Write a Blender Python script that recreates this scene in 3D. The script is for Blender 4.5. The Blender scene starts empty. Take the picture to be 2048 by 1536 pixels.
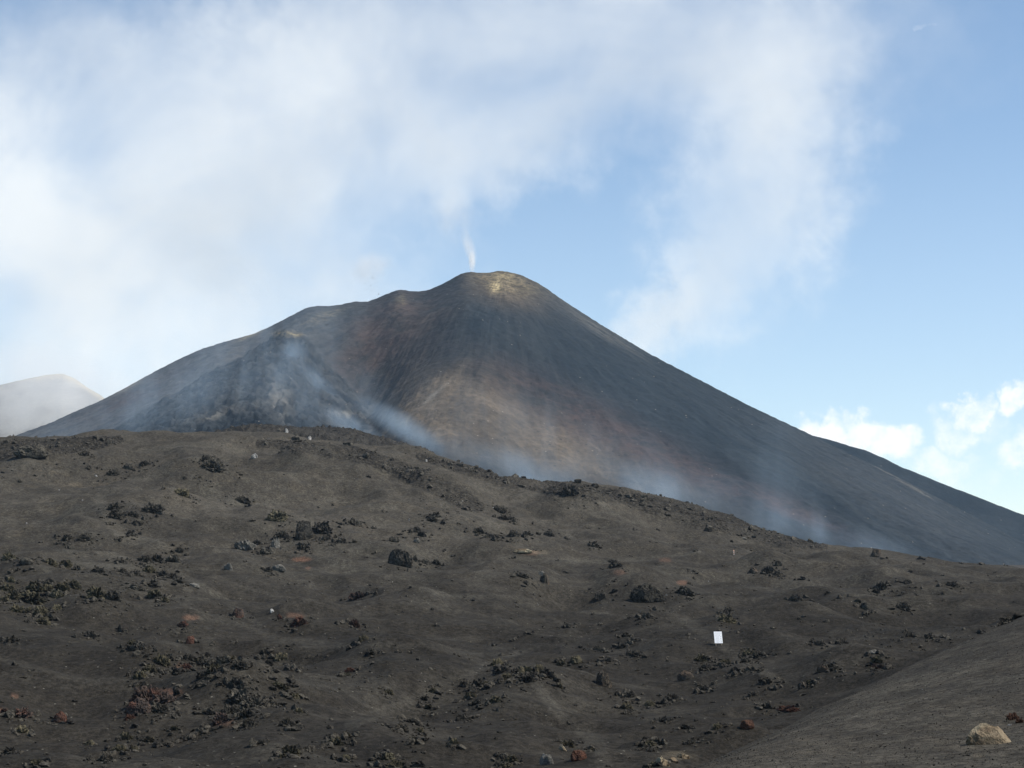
import bpy, math, random
import numpy as np
from mathutils import Vector, Matrix, Euler

random.seed(7)
RNG = np.random.default_rng(11)
SC = bpy.context.scene
COL = SC.collection

# ------------------------------------------------------------------ camera model (2048 x 1536 photograph)
FPX = 3822.0
PITCH = math.atan(362 / FPX)
CP, SP = math.cos(PITCH), math.sin(PITCH)

def ray(u, v):
    """azimuth and tangent of the elevation of the direction through a point of the photograph"""
    x = (np.asarray(u, float) - 1024) / FPX
    y = -(np.asarray(v, float) - 768) / FPX
    dx, dy, dz = x, CP - SP * y, SP + CP * y
    return np.arctan2(dx, dy), dz / np.hypot(dx, dy)

def project(X, Y, Z):
    f = Y * CP + Z * SP
    up = -Y * SP + Z * CP
    return 1024 + FPX * X / f, 768 - FPX * up / f

# ------------------------------------------------------------------ numpy noise
_P = RNG.permutation(512).astype(np.int64)
_P = np.concatenate([_P, _P, _P, _P])
_G2 = np.stack([np.cos(np.arange(512) * 2.39996), np.sin(np.arange(512) * 2.39996)], 1)
_g3 = RNG.normal(size=(512, 3)); _G3 = _g3 / np.linalg.norm(_g3, axis=1)[:, None]

def pn2(x, y):
    xi, yi = np.floor(x).astype(np.int64), np.floor(y).astype(np.int64)
    xf, yf = x - xi, y - yi
    u = xf * xf * xf * (xf * (xf * 6 - 15) + 10); w = yf * yf * yf * (yf * (yf * 6 - 15) + 10)
    xi &= 511; yi &= 511
    def g(a, b):
        h = _P[_P[(xi + a) & 511] + ((yi + b) & 511)]
        G = _G2[h]
        return G[..., 0] * (xf - a) + G[..., 1] * (yf - b)
    n0 = g(0, 0) * (1 - u) + g(1, 0) * u
    n1 = g(0, 1) * (1 - u) + g(1, 1) * u
    return (n0 * (1 - w) + n1 * w) * 1.45

def fbm2(x, y, s, octv=4, gain=.5, lac=2.03, off=0.):
    r = 0; a = 1; t = 0
    for i in range(octv):
        r = r + a * pn2(x / s + off + i * 17.3, y / s - off + i * 9.1)
        t += a; a *= gain; s /= lac
    return r / t

def ridged2(x, y, s, octv=3, off=0.):
    r = 0; a = 1; t = 0
    for i in range(octv):
        r = r + a * (1 - np.abs(pn2(x / s + off + i * 13.7, y / s + off - i * 7.7)) * 2)
        t += a; a *= .5; s /= 2.1
    return r / t

def pn3(p):
    i = np.floor(p).astype(np.int64); f = p - i
    w = f * f * f * (f * (f * 6 - 15) + 10); i &= 511
    r = 0
    for a in (0, 1):
        for b in (0, 1):
            for c in (0, 1):
                h = _P[_P[_P[(i[:, 0] + a) & 511] + ((i[:, 1] + b) & 511)] + ((i[:, 2] + c) & 511)]
                G = _G3[h & 511]
                d = (G * (f - np.array([a, b, c]))).sum(1)
                r = r + d * (w[:, 0] if a else 1 - w[:, 0]) * (w[:, 1] if b else 1 - w[:, 1]) * (w[:, 2] if c else 1 - w[:, 2])
    return r * 1.5

def smooth(a, b, x):
    t = np.clip((x - a) / (b - a), 0, 1)
    return t * t * (3 - 2 * t)

# ------------------------------------------------------------------ mesh helpers
def grid_mesh(name, X, Y, Z, mat, attrs=None):
    n, m = X.shape
    V = np.stack([X, Y, Z], -1).reshape(-1, 3).astype(np.float32)
    idx = np.arange(n * m).reshape(n, m)
    Q = np.stack([idx[:-1, :-1], idx[1:, :-1], idx[1:, 1:], idx[:-1, 1:]], -1).reshape(-1, 4)
    me = bpy.data.meshes.new(name)
    me.vertices.add(len(V)); me.vertices.foreach_set('co', V.ravel())
    me.loops.add(Q.size); me.loops.foreach_set('vertex_index', Q.ravel().astype(np.int32))
    me.polygons.add(len(Q))
    me.polygons.foreach_set('loop_start', np.arange(0, Q.size, 4, dtype=np.int32))
    me.polygons.foreach_set('use_smooth', np.ones(len(Q), bool))
    me.update(calc_edges=True)
    for k, a in (attrs or {}).items():
        at = me.attributes.new(k, 'FLOAT', 'POINT')
        at.data.foreach_set('value', np.ascontiguousarray(a, dtype=np.float32).ravel())
    me.materials.append(mat)
    o = bpy.data.objects.new(name, me); COL.objects.link(o)
    return o

def tri_mesh(name, V, F, mat, smooth_=False):
    me = bpy.data.meshes.new(name)
    V = np.asarray(V, np.float32); F = np.asarray(F, np.int32)
    me.vertices.add(len(V)); me.vertices.foreach_set('co', V.ravel())
    me.loops.add(F.size); me.loops.foreach_set('vertex_index', F.ravel())
    me.polygons.add(len(F))
    me.polygons.foreach_set('loop_start', np.arange(0, F.size, 3, dtype=np.int32))
    me.polygons.foreach_set('use_smooth', np.full(len(F), smooth_, bool))
    me.update(calc_edges=True)
    if mat: me.materials.append(mat)
    return me

_ico = {}
def ico(sub):
    if sub in _ico: return _ico[sub]
    import bmesh
    bm = bmesh.new(); bmesh.ops.create_icosphere(bm, subdivisions=sub, radius=1)
    bm.verts.ensure_lookup_table()
    V = np.array([v.co[:] for v in bm.verts]); F = np.array([[v.index for v in f.verts] for f in bm.faces])
    bm.free(); _ico[sub] = (V, F)
    return V, F

# ------------------------------------------------------------------ node helpers
class NT:
    def __init__(s, nt): s.nt = nt; s.N = nt.nodes; s.L = nt.links
    def new(s, t, **kw):
        n = s.N.new(t)
        for k, v in kw.items(): setattr(n, k, v)
        return n
    def put(s, sock, v):
        if isinstance(v, (int, float)): sock.default_value = v
        elif isinstance(v, (tuple, list)):
            sock.default_value = tuple(v) + ((1,) if len(v) == 3 and len(sock.default_value) == 4 else ())
        else: s.L.new(v, sock)
    def math(s, op, a, b=None, c=None, clamp=False):
        n = s.new('ShaderNodeMath', operation=op, use_clamp=clamp)
        s.put(n.inputs[0], a)
        if b is not None: s.put(n.inputs[1], b)
        if c is not None: s.put(n.inputs[2], c)
        return n.outputs[0]
    def vmath(s, op, a, b=None, scale=None):
        n = s.new('ShaderNodeVectorMath', operation=op)
        s.put(n.inputs[0], a)
        if b is not None: s.put(n.inputs[1], b)
        if scale is not None: s.put(n.inputs['Scale'], scale)
        return n.outputs['Value'] if op in ('LENGTH', 'DOT_PRODUCT', 'DISTANCE') else n.outputs['Vector']
    def mix(s, f, a, b, blend='MIX'):
        n = s.new('ShaderNodeMix', data_type='RGBA', blend_type=blend)
        s.put(n.inputs[0], f); s.put(n.inputs[6], a); s.put(n.inputs[7], b)
        return n.outputs[2]
    def noise(s, vec, scale, detail=4, rough=.55, dist=0.):
        n = s.new('ShaderNodeTexNoise'); s.L.new(vec, n.inputs['Vector'])
        n.inputs['Scale'].default_value = scale; n.inputs['Detail'].default_value = detail
        n.inputs['Roughness'].default_value = rough; n.inputs['Distortion'].default_value = dist
        return n.outputs['Fac']
    def voro(s, vec, scale, feature='F1', out='Distance'):
        n = s.new('ShaderNodeTexVoronoi', feature=feature); s.L.new(vec, n.inputs['Vector'])
        n.inputs['Scale'].default_value = scale
        return n.outputs[out]
    def ramp(s, f, lo, hi, a=0., b=1.):
        n = s.new('ShaderNodeMapRange', interpolation_type='SMOOTHSTEP')
        s.put(n.inputs['Value'], f)
        for k, v in zip(('From Min', 'From Max', 'To Min', 'To Max'), (lo, hi, a, b)): s.put(n.inputs[k], v)
        return n.outputs['Result']
    def attr(s, name):
        n = s.new('ShaderNodeAttribute'); n.attribute_name = name
        return n.outputs['Fac']
    def bump(s, h, strength, dist):
        n = s.new('ShaderNodeBump'); s.put(n.inputs['Height'], h)
        n.inputs['Strength'].default_value = strength; n.inputs['Distance'].default_value = dist
        return n.outputs['Normal']

def new_mat(name):
    m = bpy.data.materials.new(name); m.use_nodes = True
    m.node_tree.nodes.clear(); t = NT(m.node_tree)
    out = t.new('ShaderNodeOutputMaterial')
    return m, t, out

def surf(t, out, color, rough=.95, normal=None, spec=.04):
    b = t.new('ShaderNodeBsdfPrincipled')
    t.put(b.inputs['Base Color'], color); t.put(b.inputs['Roughness'], rough)
    b.inputs['Specular IOR Level'].default_value = spec
    if normal is not None: t.L.new(normal, b.inputs['Normal'])
    t.L.new(b.outputs[0], out.inputs['Surface'])
    return b

# ------------------------------------------------------------------ materials
def ground_material():
    m, t, out = new_mat('volcanic_ash')
    P = t.new('ShaderNodeNewGeometry').outputs['Position']
    clink, dark, dust, red, tan = (t.attr(k) for k in ('clinker', 'dark', 'dust', 'red', 'tan'))
    big = t.noise(P, .03, 4, .6)
    mid = t.noise(P, .22, 5, .65)
    fine = t.noise(P, 2.2, 5, .75)
    c = t.mix(t.ramp(big, .35, .65), (.0365, .0333, .0278), (.0535, .0482, .0395))
    c = t.mix(t.ramp(mid, .42, .7, 0, .45), c, (.062, .053, .040))
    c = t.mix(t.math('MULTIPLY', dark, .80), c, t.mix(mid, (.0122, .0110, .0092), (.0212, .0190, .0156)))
    streak = t.ramp(t.noise(P, .09, 3, .5, 1.2), .5, .66, 0, .35)
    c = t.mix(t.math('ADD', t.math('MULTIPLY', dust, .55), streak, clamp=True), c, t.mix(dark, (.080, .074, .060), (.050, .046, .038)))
    c = t.mix(clink, c, t.mix(t.ramp(fine, .4, .6), (.010, .010, .010), (.036, .032, .026)))
    c = t.mix(red, c, t.mix(mid, (.088, .050, .035), (.125, .075, .052)))
    c = t.mix(tan, c, (.12, .10, .07))
    # grains and tiny stones
    c = t.mix(.75, c, t.mix(t.ramp(fine, .3, .7), (.40, .40, .40), (1.65, 1.65, 1.65)), 'MULTIPLY')
    c = t.mix(.8, c, t.mix(t.ramp(t.noise(P, 8.5, 3, .8), .32, .68), (.55, .55, .55), (1.45, 1.45, 1.45)), 'MULTIPLY')
    sc = t.noise(t.vmath('MULTIPLY', P, (1, .35, 1)), .8, 6, .72)
    c = t.mix(.8, c, t.mix(t.ramp(sc, .32, .68), (.74, .74, .74), (1.26, 1.25, 1.22)), 'MULTIPLY')
    v = t.voro(P, 2.6, out='Color'); vd = t.voro(P, 2.6)
    sep = t.new('ShaderNodeSeparateColor'); t.L.new(v, sep.inputs[0])
    pick = t.math('MULTIPLY', t.math('GREATER_THAN', sep.outputs[0], .93), t.math('LESS_THAN', vd, .28))
    c = t.mix(t.math('MULTIPLY', pick, .8), c, (.012, .012, .012))
    pick2 = t.math('MULTIPLY', t.math('GREATER_THAN', sep.outputs[1], .975), t.math('LESS_THAN', vd, .2))
    c = t.mix(t.math('MULTIPLY', pick2, .7), c, (.2, .19, .16))
    h = t.math('ADD', t.noise(P, 1.1, 6, .7), t.math('MULTIPLY', t.math('MULTIPLY', clink, t.voro(P, .9)), 2.5))
    surf(t, out, c, .95, t.bump(h, .6, .4))
    return m

def flank_material(name, kind):
    m, t, out = new_mat(name)
    P = t.new('ShaderNodeNewGeometry').outputs['Position']
    at = {k: t.attr(k) for k in ('brown', 'red', 'sulfur', 'lava', 'shine', 'fu', 'fd', 'grey')}
    cmb = t.new('ShaderNodeCombineXYZ'); t.L.new(at['fu'], cmb.inputs[0]); t.L.new(at['fd'], cmb.inputs[1])
    F = cmb.outputs[0]
    streak = t.noise(F, 1.0, 6, .65)
    mid = t.noise(P, .02, 5, .6)
    fine = t.noise(P, .16, 5, .75)
    c = t.mix(t.ramp(streak, .35, .65), (.0120, .0180, .0230), (.0215, .0280, .0325))  # haze and cloud shade are put into this bluish base colour
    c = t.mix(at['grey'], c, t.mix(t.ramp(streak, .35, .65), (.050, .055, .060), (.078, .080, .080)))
    br = t.mix(t.ramp(mid, .35, .65), (.070, .055, .039), (.115, .090, .063))
    w = t.math('MULTIPLY', at['brown'], t.math('ADD', .55, t.math('MULTIPLY', streak, .9)), clamp=True)
    c = t.mix(w, c, br)
    rd = t.math('MULTIPLY', at['red'], t.ramp(t.noise(P, .02, 5, .7), .3, .62), clamp=True)
    c = t.mix(rd, c, (.072, .044, .037))
    c = t.mix(t.math('MULTIPLY', at['lava'], t.ramp(fine, .25, .6, .6, 1.)), c, t.mix(t.ramp(t.noise(P, .05, 4, .7), .38, .62), (.009, .011, .014), (.044, .045, .044)))
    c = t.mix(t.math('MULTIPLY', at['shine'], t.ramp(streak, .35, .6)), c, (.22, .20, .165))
    c = t.mix(t.math('MULTIPLY', at['sulfur'], t.ramp(fine, .38, .62, .25, 1)), c, (.50, .40, .22))
    c = t.mix(.7, c, t.mix(t.ramp(fine, .3, .7), (.65, .65, .65), (1.3, 1.3, 1.3)), 'MULTIPLY')
    v = t.voro(P, .26, out='Color'); vd = t.voro(P, .26)
    sep = t.new('ShaderNodeSeparateColor'); t.L.new(v, sep.inputs[0])
    pk = t.math('MULTIPLY', t.math('GREATER_THAN', t.math('ADD', sep.outputs[0], t.math('MULTIPLY', at['brown'], .02)), .982), t.math('LESS_THAN', vd, .17))
    c = t.mix(t.math('MULTIPLY', pk, .7), c, (.32, .29, .24))
    pk = t.math('MULTIPLY', t.math('GREATER_THAN', sep.outputs[1], .95), t.math('LESS_THAN', vd, .33))
    c = t.mix(t.math('MULTIPLY', pk, .7), c, (.018, .018, .018))
    h = t.math('ADD', t.math('MULTIPLY', streak, .7), t.math('ADD', t.noise(P, .06, 6, .7), t.math('MULTIPLY', at['lava'], t.noise(P, .09, 5, .8))))
    surf(t, out, c, .95, t.bump(h, .6, 4.0))
    return m

def rock_material(name, a, b, speck, tint=None, rough=.9):
    m, t, out = new_mat(name)
    tc = t.new('ShaderNodeTexCoord').outputs['Object']
    P = t.new('ShaderNodeNewGeometry').outputs['Position']
    info = t.new('ShaderNodeObjectInfo').outputs['Random']
    n1 = t.noise(P, 1.4, 5, .7); n2 = t.noise(P, 6, 4, .7)
    c = t.mix(t.ramp(n1, .40, .62), a, b)
    c = t.mix(t.ramp(n2, .52, .68, 0, .6), c, speck)
    if tint:
        c = t.mix(t.ramp(t.noise(P, .55, 4, .6), .46, .60), c, tint)
    k = t.math('ADD', .72, t.math('MULTIPLY', info, .5))
    cc = t.new('ShaderNodeCombineColor')
    for i in range(3): t.L.new(k, cc.inputs[i])
    c = t.mix(1., c, cc.outputs[0], 'MULTIPLY')
    surf(t, out, c, rough, t.bump(t.math('ADD', n1, n2), .9, .22))
    return m

def plain_material(name, col, rough=.6, spec=.4):
    m, t, out = new_mat(name)
    P = t.new('ShaderNodeTexCoord').outputs['Object']
    c = t.mix(t.ramp(t.noise(P, 9, 4, .6), .3, .7), tuple(x * .9 for x in col), col)
    surf(t, out, c, rough, t.bump(t.noise(P, 30, 3, .6), .1, .01), spec)
    return m

M_GROUND = ground_material()
M_FLANK = flank_material('cone_flank', 0)
DK = (.023, .0215, .019); DK2 = (.096, .086, .068); OL = (.125, .108, .070)
MR = {
    'd': rock_material('dark_lava', DK, DK2, (.16, .145, .12)),
    'o': rock_material('lichen_lava', (.026, .0235, .018), (.112, .098, .064), (.20, .18, .115), OL),
    'r': rock_material('red_lava', (.040, .026, .021), (.115, .056, .038), (.03, .024, .02), (.085, .048, .034)),
    'k': rock_material('red_dark_lava', (.036, .031, .028), (.082, .062, .050), (.15, .085, .058), (.115, .060, .043)),
    'g': rock_material('pale_grey_rock', (.11, .105, .09), (.22, .205, .175), (.06, .055, .05)),
    'm': rock_material('mixed_grey_rock', (.022, .022, .021), (.085, .077, .064), (.15, .135, .11), (.045, .042, .036)),
    'w': rock_material('white_rock', (.22, .21, .19), (.42, .41, .385), (.13, .12, .11)),
    't': rock_material('tan_rock', (.14, .105, .068), (.26, .205, .135), (.06, .042, .032), (.33, .29, .20)),
    'b': rock_material('brown_boulder', (.050, .046, .040), (.115, .096, .072), (.15, .12, .085), (.10, .075, .055)),
}

# ------------------------------------------------------------------ ground sheet
hf = math.atan(1024 / FPX)
AZ = np.concatenate([np.linspace(-1.25, -hf - .03, 46)[:-1], np.linspace(-hf - .03, -hf - .004, 16)[:-1],
                     np.linspace(-hf - .004, hf + .004, 1060),
                     np.linspace(hf + .004, hf + .03, 16)[1:], np.linspace(hf + .03, 1.25, 46)[1:]])
R = np.concatenate([np.linspace(2.5, 36, 22)[:-1], np.linspace(36, 100, 120)[:-1], np.linspace(100, 300, 270)[:-1],
                    np.linspace(300, 480, 190)[:-1], np.linspace(480, 900, 130)[:-1], np.geomspace(900, 11000, 30)])
UK = [-300, 0, 250, 500, 700, 850, 1000, 1200, 1400, 1550, 1700, 1850, 2048, 2350]
def curve(vs, uk=UK):
    a, te = ray(np.array(uk, float), np.array(vs, float))
    return np.interp(AZ, a, te)
def curve_r(rs, uk=UK):
    a, _ = ray(np.array(uk, float), np.full(len(uk), 1100.))
    return np.interp(AZ, a, rs)
one = np.ones(len(AZ))
CREST_U = [-300, 0, 100, 250, 400, 500, 600, 700, 800, 850, 900, 1000, 1100, 1200, 1300, 1400, 1500, 1600, 1650, 1720, 1800, 1900, 2048, 2350]
CREST_V = [905, 886, 878, 872, 870, 873, 880, 893, 905, 911, 922, 953, 967, 976, 996, 1022, 1052, 1083, 1095, 1096, 1108, 1123, 1136, 1170]
crest = curve(CREST_V, CREST_U)
lines = [
    (2.5 * one, -1.7 * one / 2.5),
    (20 * one, -4.2 * one / 20),
    (curve_r([36] * 8 + [38, 40, 42, 42, 42, 42]), curve([2080, 2060, 2020, 1960, 1880, 1800, 1720, 1660, 1590, 1570, 1550, 1540, 1530, 1500])),
    (curve_r([44, 44, 45, 46, 48, 50, 54, 57, 61, 68, 76, 86, 102, 125]), curve([1980, 1950, 1910, 1860, 1800, 1740, 1680, 1610, 1530, 1462, 1393, 1322, 1226, 1120])),
    (curve_r([72, 72, 72, 72, 74, 76, 78, 80, 84, 90, 100, 110, 130, 160]), curve([1700, 1690, 1690, 1680, 1680, 1670, 1650, 1630, 1590, 1540, 1475, 1410, 1330, 1230])),
    (curve_r([105] * 8 + [108, 115, 125, 138, 160, 190]), curve([1530, 1540, 1540, 1545, 1545, 1545, 1540, 1530, 1510, 1470, 1420, 1365, 1300, 1215])),
    (curve_r([150] * 9 + [155, 162, 172, 185, 215]), curve([1340, 1350, 1360, 1365, 1370, 1370, 1365, 1362, 1360, 1350, 1335, 1312, 1262, 1190])),
    (205 * one * 1., curve([1205, 1220, 1235, 1245, 1252, 1256, 1258, 1262, 1266, 1262, 1258, 1250, 1232, 1200])),
    (265 * one, curve([1100, 1112, 1120, 1130, 1140, 1150, 1160, 1172, 1184, 1186, 1188, 1190, 1194, 1185])),
    (345 * one, curve([985, 990, 992, 1000, 1010, 1025, 1050, 1075, 1105, 1122, 1136, 1150, 1165, 1170])),
    (450 * one, crest),
    (505 * one, crest - .010),
    (600 * one, crest - .016),
    (780 * one, curve([935, 925, 915, 853, 862, 906, 985, 1020, 1065, 1095, 1120, 1150, 1190, 1220])),
    (880 * one, curve([960, 955, 945, 880, 890, 935, 1010, 1045, 1090, 1120, 1150, 1180, 1215, 1240])),
    (1400 * one, 0.00 * one),
    (11000 * one, -.07 * one),
]
KR = np.stack([a for a, b in lines], 1); KZ = np.stack([a * b for a, b in lines], 1)
# monotone-friendly cubic through the knots of every column
H = np.diff(KR, axis=1); D = np.diff(KZ, axis=1) / H
Mx = np.zeros_like(KZ)
w1 = 2 * H[:, 1:] + H[:, :-1]; w2 = H[:, 1:] + 2 * H[:, :-1]
same = D[:, 1:] * D[:, :-1] > 0
with np.errstate(divide='ignore', invalid='ignore'):
    hm = (w1 + w2) / (w1 / D[:, :-1] + w2 / D[:, 1:])
Mx[:, 1:-1] = np.where(same, hm, 0); Mx[:, 0] = D[:, 0]; Mx[:, -1] = D[:, -1]
Z = np.zeros((len(AZ), len(R)))
for i in range(len(AZ)):
    k = np.clip(np.searchsorted(KR[i], R) - 1, 0, KR.shape[1] - 2)
    h = H[i, k]; s = (R - KR[i, k]) / h
    Z[i] = (2*s**3 - 3*s**2 + 1) * KZ[i, k] + (s**3 - 2*s**2 + s) * h * Mx[i, k] + (-2*s**3 + 3*s**2) * KZ[i, k+1] + (s**3 - s**2) * h * Mx[i, k+1]
RR = np.broadcast_to(R, Z.shape); AA = np.broadcast_to(AZ[:, None], Z.shape)
X = RR * np.sin(AA); Y = RR * np.cos(AA)

def cast(u, v, Zf=None):
    """first ground point seen through a point of the photograph: x, y, z, r"""
    Zf = Z if Zf is None else Zf
    a, te = ray(u, v); a = float(a); te = float(te)
    i = int(np.clip(np.searchsorted(AZ, a) - 1, 0, len(AZ) - 2)); f = (a - AZ[i]) / (AZ[i+1] - AZ[i])
    z = Zf[i] * (1 - f) + Zf[i+1] * f
    q = z / R - te
    js = np.where((q[1:] >= 0) & (R[1:] > 30) & (q[:-1] < 0))[0]
    if len(js) == 0: return None
    j = js[0]; s = -q[j] / (q[j+1] - q[j]); r = R[j] + s * (R[j+1] - R[j])
    return r * math.sin(a), r * math.cos(a), r * te, r

edge_r = KR[:, 3][:, None]
spur = 1 - smooth(0, 14, RR - edge_r)                       # the smooth gravel slope close by
field = smooth(4, 30, RR - edge_r) * (1 - smooth(430, 470, RR) * .75)
# mounds and hollows one can make out in the photograph: u, v, width (px), height (m)
MOUNDS = [(180, 1165, 170, 1.3), (70, 1150, 110, .9), (330, 1330, 190, 1.3), (300, 1415, 120, 1.2), (480, 1395, 150, 1.5), (600, 1060, 130, .9),
          (800, 1112, 90, .9), (590, 1235, 90, .9), (1290, 1185, 130, 1.1), (1090, 1150, 70, .8), (520, 1020, 100, .8), (330, 1010, 160, 1.4),
          (700, 1250, 80, .6), (380, 950, 160, 1.2), (900, 985, 120, 1.2), (1150, 1010, 160, 1.0), (600, 930, 110, 1.3), (760, 1025, 150, .8),
          (1220, 1125, 80, .8), (1530, 1140, 110, .8), (1790, 1170, 140, .9), (1750, 1100, 90, .6), (210, 1240, 130, .7), (380, 1240, 90, .6),
          (1000, 1150, 200, .7), (850, 1210, 160, .5), (1060, 1340, 170, .8), (1700, 1330, 160, .4), (60, 935, 150, 1.6), (150, 1060, 140, .8),
          (250, 1095, 150, -1.4), (700, 985, 90, -2.2), (1130, 1190, 110, -.9), (110, 1245, 70, -.9), (560, 1105, 120, -.5), (700, 1200, 120, -.4),
          (880, 1095, 130, -.6), (480, 1185, 130, -.8), (640, 1300, 160, -.6), (820, 1390, 180, -.5), (1150, 1400, 150, -.5), (1460, 1180, 110, -.6),
          (1000, 1060, 120, -.6), (1350, 1065, 140, -.5), (450, 920, 80, -1.2), (700, 950, 120, 1.6), (200, 1190, 60, -.8), (1180, 1150, 70, -.5)]
add = np.zeros_like(Z)
for u, v, w, h in MOUNDS:
    c = cast(u, v)
    if c is None: continue
    s = w * c[3] / FPX * .55
    dx = X - c[0]; dy = (Y - c[1]) * .62
    h = math.copysign(min(abs(h) * 1.15, .115 * s), h)
    add += h * np.exp(-((dx * dx + dy * dy) / (s * s)) ** 1.0)
wx = X + 9 * fbm2(X, Y, 60, 2, off=5.2); wy = Y + 9 * fbm2(X, Y, 60, 2, off=8.8)
dune = ridged2(wx, wy, 46, 3, off=3.3)
dune2 = fbm2(wx, wy, 19, 3, off=1.7)
Z = Z + field * (add * 3.1 + (dune - .55) * 3.0 + dune2 * 2.1 + fbm2(X, Y, 5.5, 3, off=4.1) * .22)
Z = Z + spur * fbm2(X, Y, 14, 4, off=2.2) * .22 * smooth(12, 40, RR) + spur * fbm2(X, Y, 2.2, 3) * .045
Z = Z + (1 - spur) * pn2(X / 1.3, Y / 1.3) * .035
# rough lava ground: masks from where the photograph shows it
U, Vv = project(X, Y, np.minimum(Z, RR * .2))
def band(pts, half):
    """soft mask around a polyline (u, v, half thickness) of the photograph"""
    pts = np.array(pts, float); m = np.zeros_like(Z)
    for (u0, v0, t0), (u1, v1, t1) in zip(pts[:-1], pts[1:]):
        du, dv = u1 - u0, v1 - v0; L = du * du + dv * dv
        s = np.clip(((U - u0) * du + (Vv - v0) * dv) / L, 0, 1)
        d = np.hypot((U - u0 - s * du), (Vv - v0 - s * dv)); t = t0 + s * (t1 - t0)
        m = np.maximum(m, 1 - smooth(.65, 1.15, d / t))
    return m
far_ok = (RR > 240)
ragged = 1 + .0 * Z
clink = band([(520, 886, 9), (600, 893, 12), (700, 905, 16), (790, 935, 18), (860, 965, 20), (930, 1000, 22), (960, 1014, 12)], 0)
clink = np.maximum(clink, band([(840, 912, 8), (930, 940, 12), (1010, 962, 12), (1130, 978, 16), (1250, 995, 16), (1330, 1016, 22), (1430, 1043, 24), (1520, 1068, 20), (1600, 1086, 12), (1650, 1094, 6)], 0))
clink = np.maximum(clink, band([(-60, 905, 22), (60, 897, 22), (160, 890, 16), (240, 881, 8)], 0))
clink = np.where(far_ok, clink, 0)
clink = np.maximum(clink, smooth(560, 640, RR) * (1 - smooth(1000, 1300, RR)))
clink = np.clip(clink * (.75 + .7 * fbm2(X, Y, 9, 3, off=6.)), 0, 1) * smooth(.12, .5, clink)
rough = ridged2(X, Y, 5.2, 4, off=9.1)
Z = Z + clink * ((rough - .35) * 1.15 + fbm2(X, Y, 22, 2) * .8) * (.8 + smooth(600, 700, RR) * 1.6)

dust = np.zeros_like(Z)
TRAILS = [[(215, 1040, 12), (250, 1075, 16), (330, 1093, 9)], [(600, 1112, 5), (700, 1130, 12), (790, 1150, 10), (870, 1160, 5)],
          [(820, 1172, 4), (900, 1190, 6), (980, 1196, 4)], [(470, 1245, 6), (560, 1278, 7), (700, 1292, 6), (850, 1290, 6), (960, 1310, 8)],
          [(700, 1450, 12), (820, 1400, 9), (900, 1360, 8), (1000, 1320, 8), (1080, 1290, 5)], [(1075, 1375, 13), (1120, 1430, 10), (1200, 1490, 16), (1210, 1536, 20)],
          [(200, 1000, 14), (215, 1040, 12)], [(1000, 1115, 5), (1200, 1125, 6), (1330, 1113, 4), (1400, 1104, 4)], [(1150, 1223, 3), (1215, 1226, 3)],
          [(150, 1130, 8), (350, 1140, 6), (450, 1200, 8), (520, 1250, 6)], [(640, 905, 3), (760, 925, 4), (840, 945, 2)],
          [(740, 1012, 6), (790, 1015, 5)], [(1370, 1240, 10), (1500, 1330, 8), (1600, 1380, 4)], [(380, 1180, 6), (300, 1130, 5)]]
for tr in TRAILS:
    dust = np.maximum(dust, band(tr, 0) * .8)
dust = dust * (.6 + .7 * (fbm2(X, Y, 12, 3, off=2.) + .3)) 
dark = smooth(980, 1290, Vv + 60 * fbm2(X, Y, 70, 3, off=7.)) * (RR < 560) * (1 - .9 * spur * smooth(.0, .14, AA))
red = np.zeros_like(Z); tan = np.zeros_like(Z)
def spot(arr, u, v, w, h, a):
    d = np.hypot((U - u) / w, (Vv - v) / h) + .35 * fbm2(X, Y, 2.5, 3, off=u)
    np.maximum(arr, a * (1 - smooth(.5, 1.05, d)), out=arr)
for s in [(604, 1119, 26, 6, .9), (616, 1136, 7, 4, .5), (383, 1235, 20, 6, .6), (1330, 1120, 16, 6, .4), (1365, 1165, 14, 6, .7), (1240, 1145, 16, 7, .45),
          (1060, 1105, 28, 5, .5), (0, 1422, 18, 8, .9), (30, 1392, 12, 7, .7), (450, 1445, 26, 10, .45), (360, 1335, 14, 8, .4), (330, 1385, 40, 10, .8), (590, 1232, 22, 7, .5)]:
    spot(red, *s)
for s in [(1350, 1512, 46, 9, .3), (1955, 1512, 20, 6, .3), (105, 945, 14, 4, .4), (150, 970, 20, 5, .3), (1080, 1105, 30, 5, .4)]:
    spot(tan, *s)
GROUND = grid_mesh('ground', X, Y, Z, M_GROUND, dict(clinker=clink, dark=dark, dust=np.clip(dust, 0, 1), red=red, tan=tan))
GROUND['kind'] = 'structure'; GROUND['label'] = 'dark ash ground of rolling mounds below the volcano'

def ground_z(x, y):
    a = math.atan2(x, y); r = math.hypot(x, y)
    i = int(np.clip(np.searchsorted(AZ, a) - 1, 0, len(AZ) - 2)); j = int(np.clip(np.searchsorted(R, r) - 1, 0, len(R) - 2))
    f = (a - AZ[i]) / (AZ[i+1] - AZ[i]); g = (r - R[j]) / (R[j+1] - R[j])
    return (Z[i, j] * (1-f) + Z[i+1, j] * f) * (1-g) + (Z[i, j+1] * (1-f) + Z[i+1, j+1] * f) * g

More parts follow.
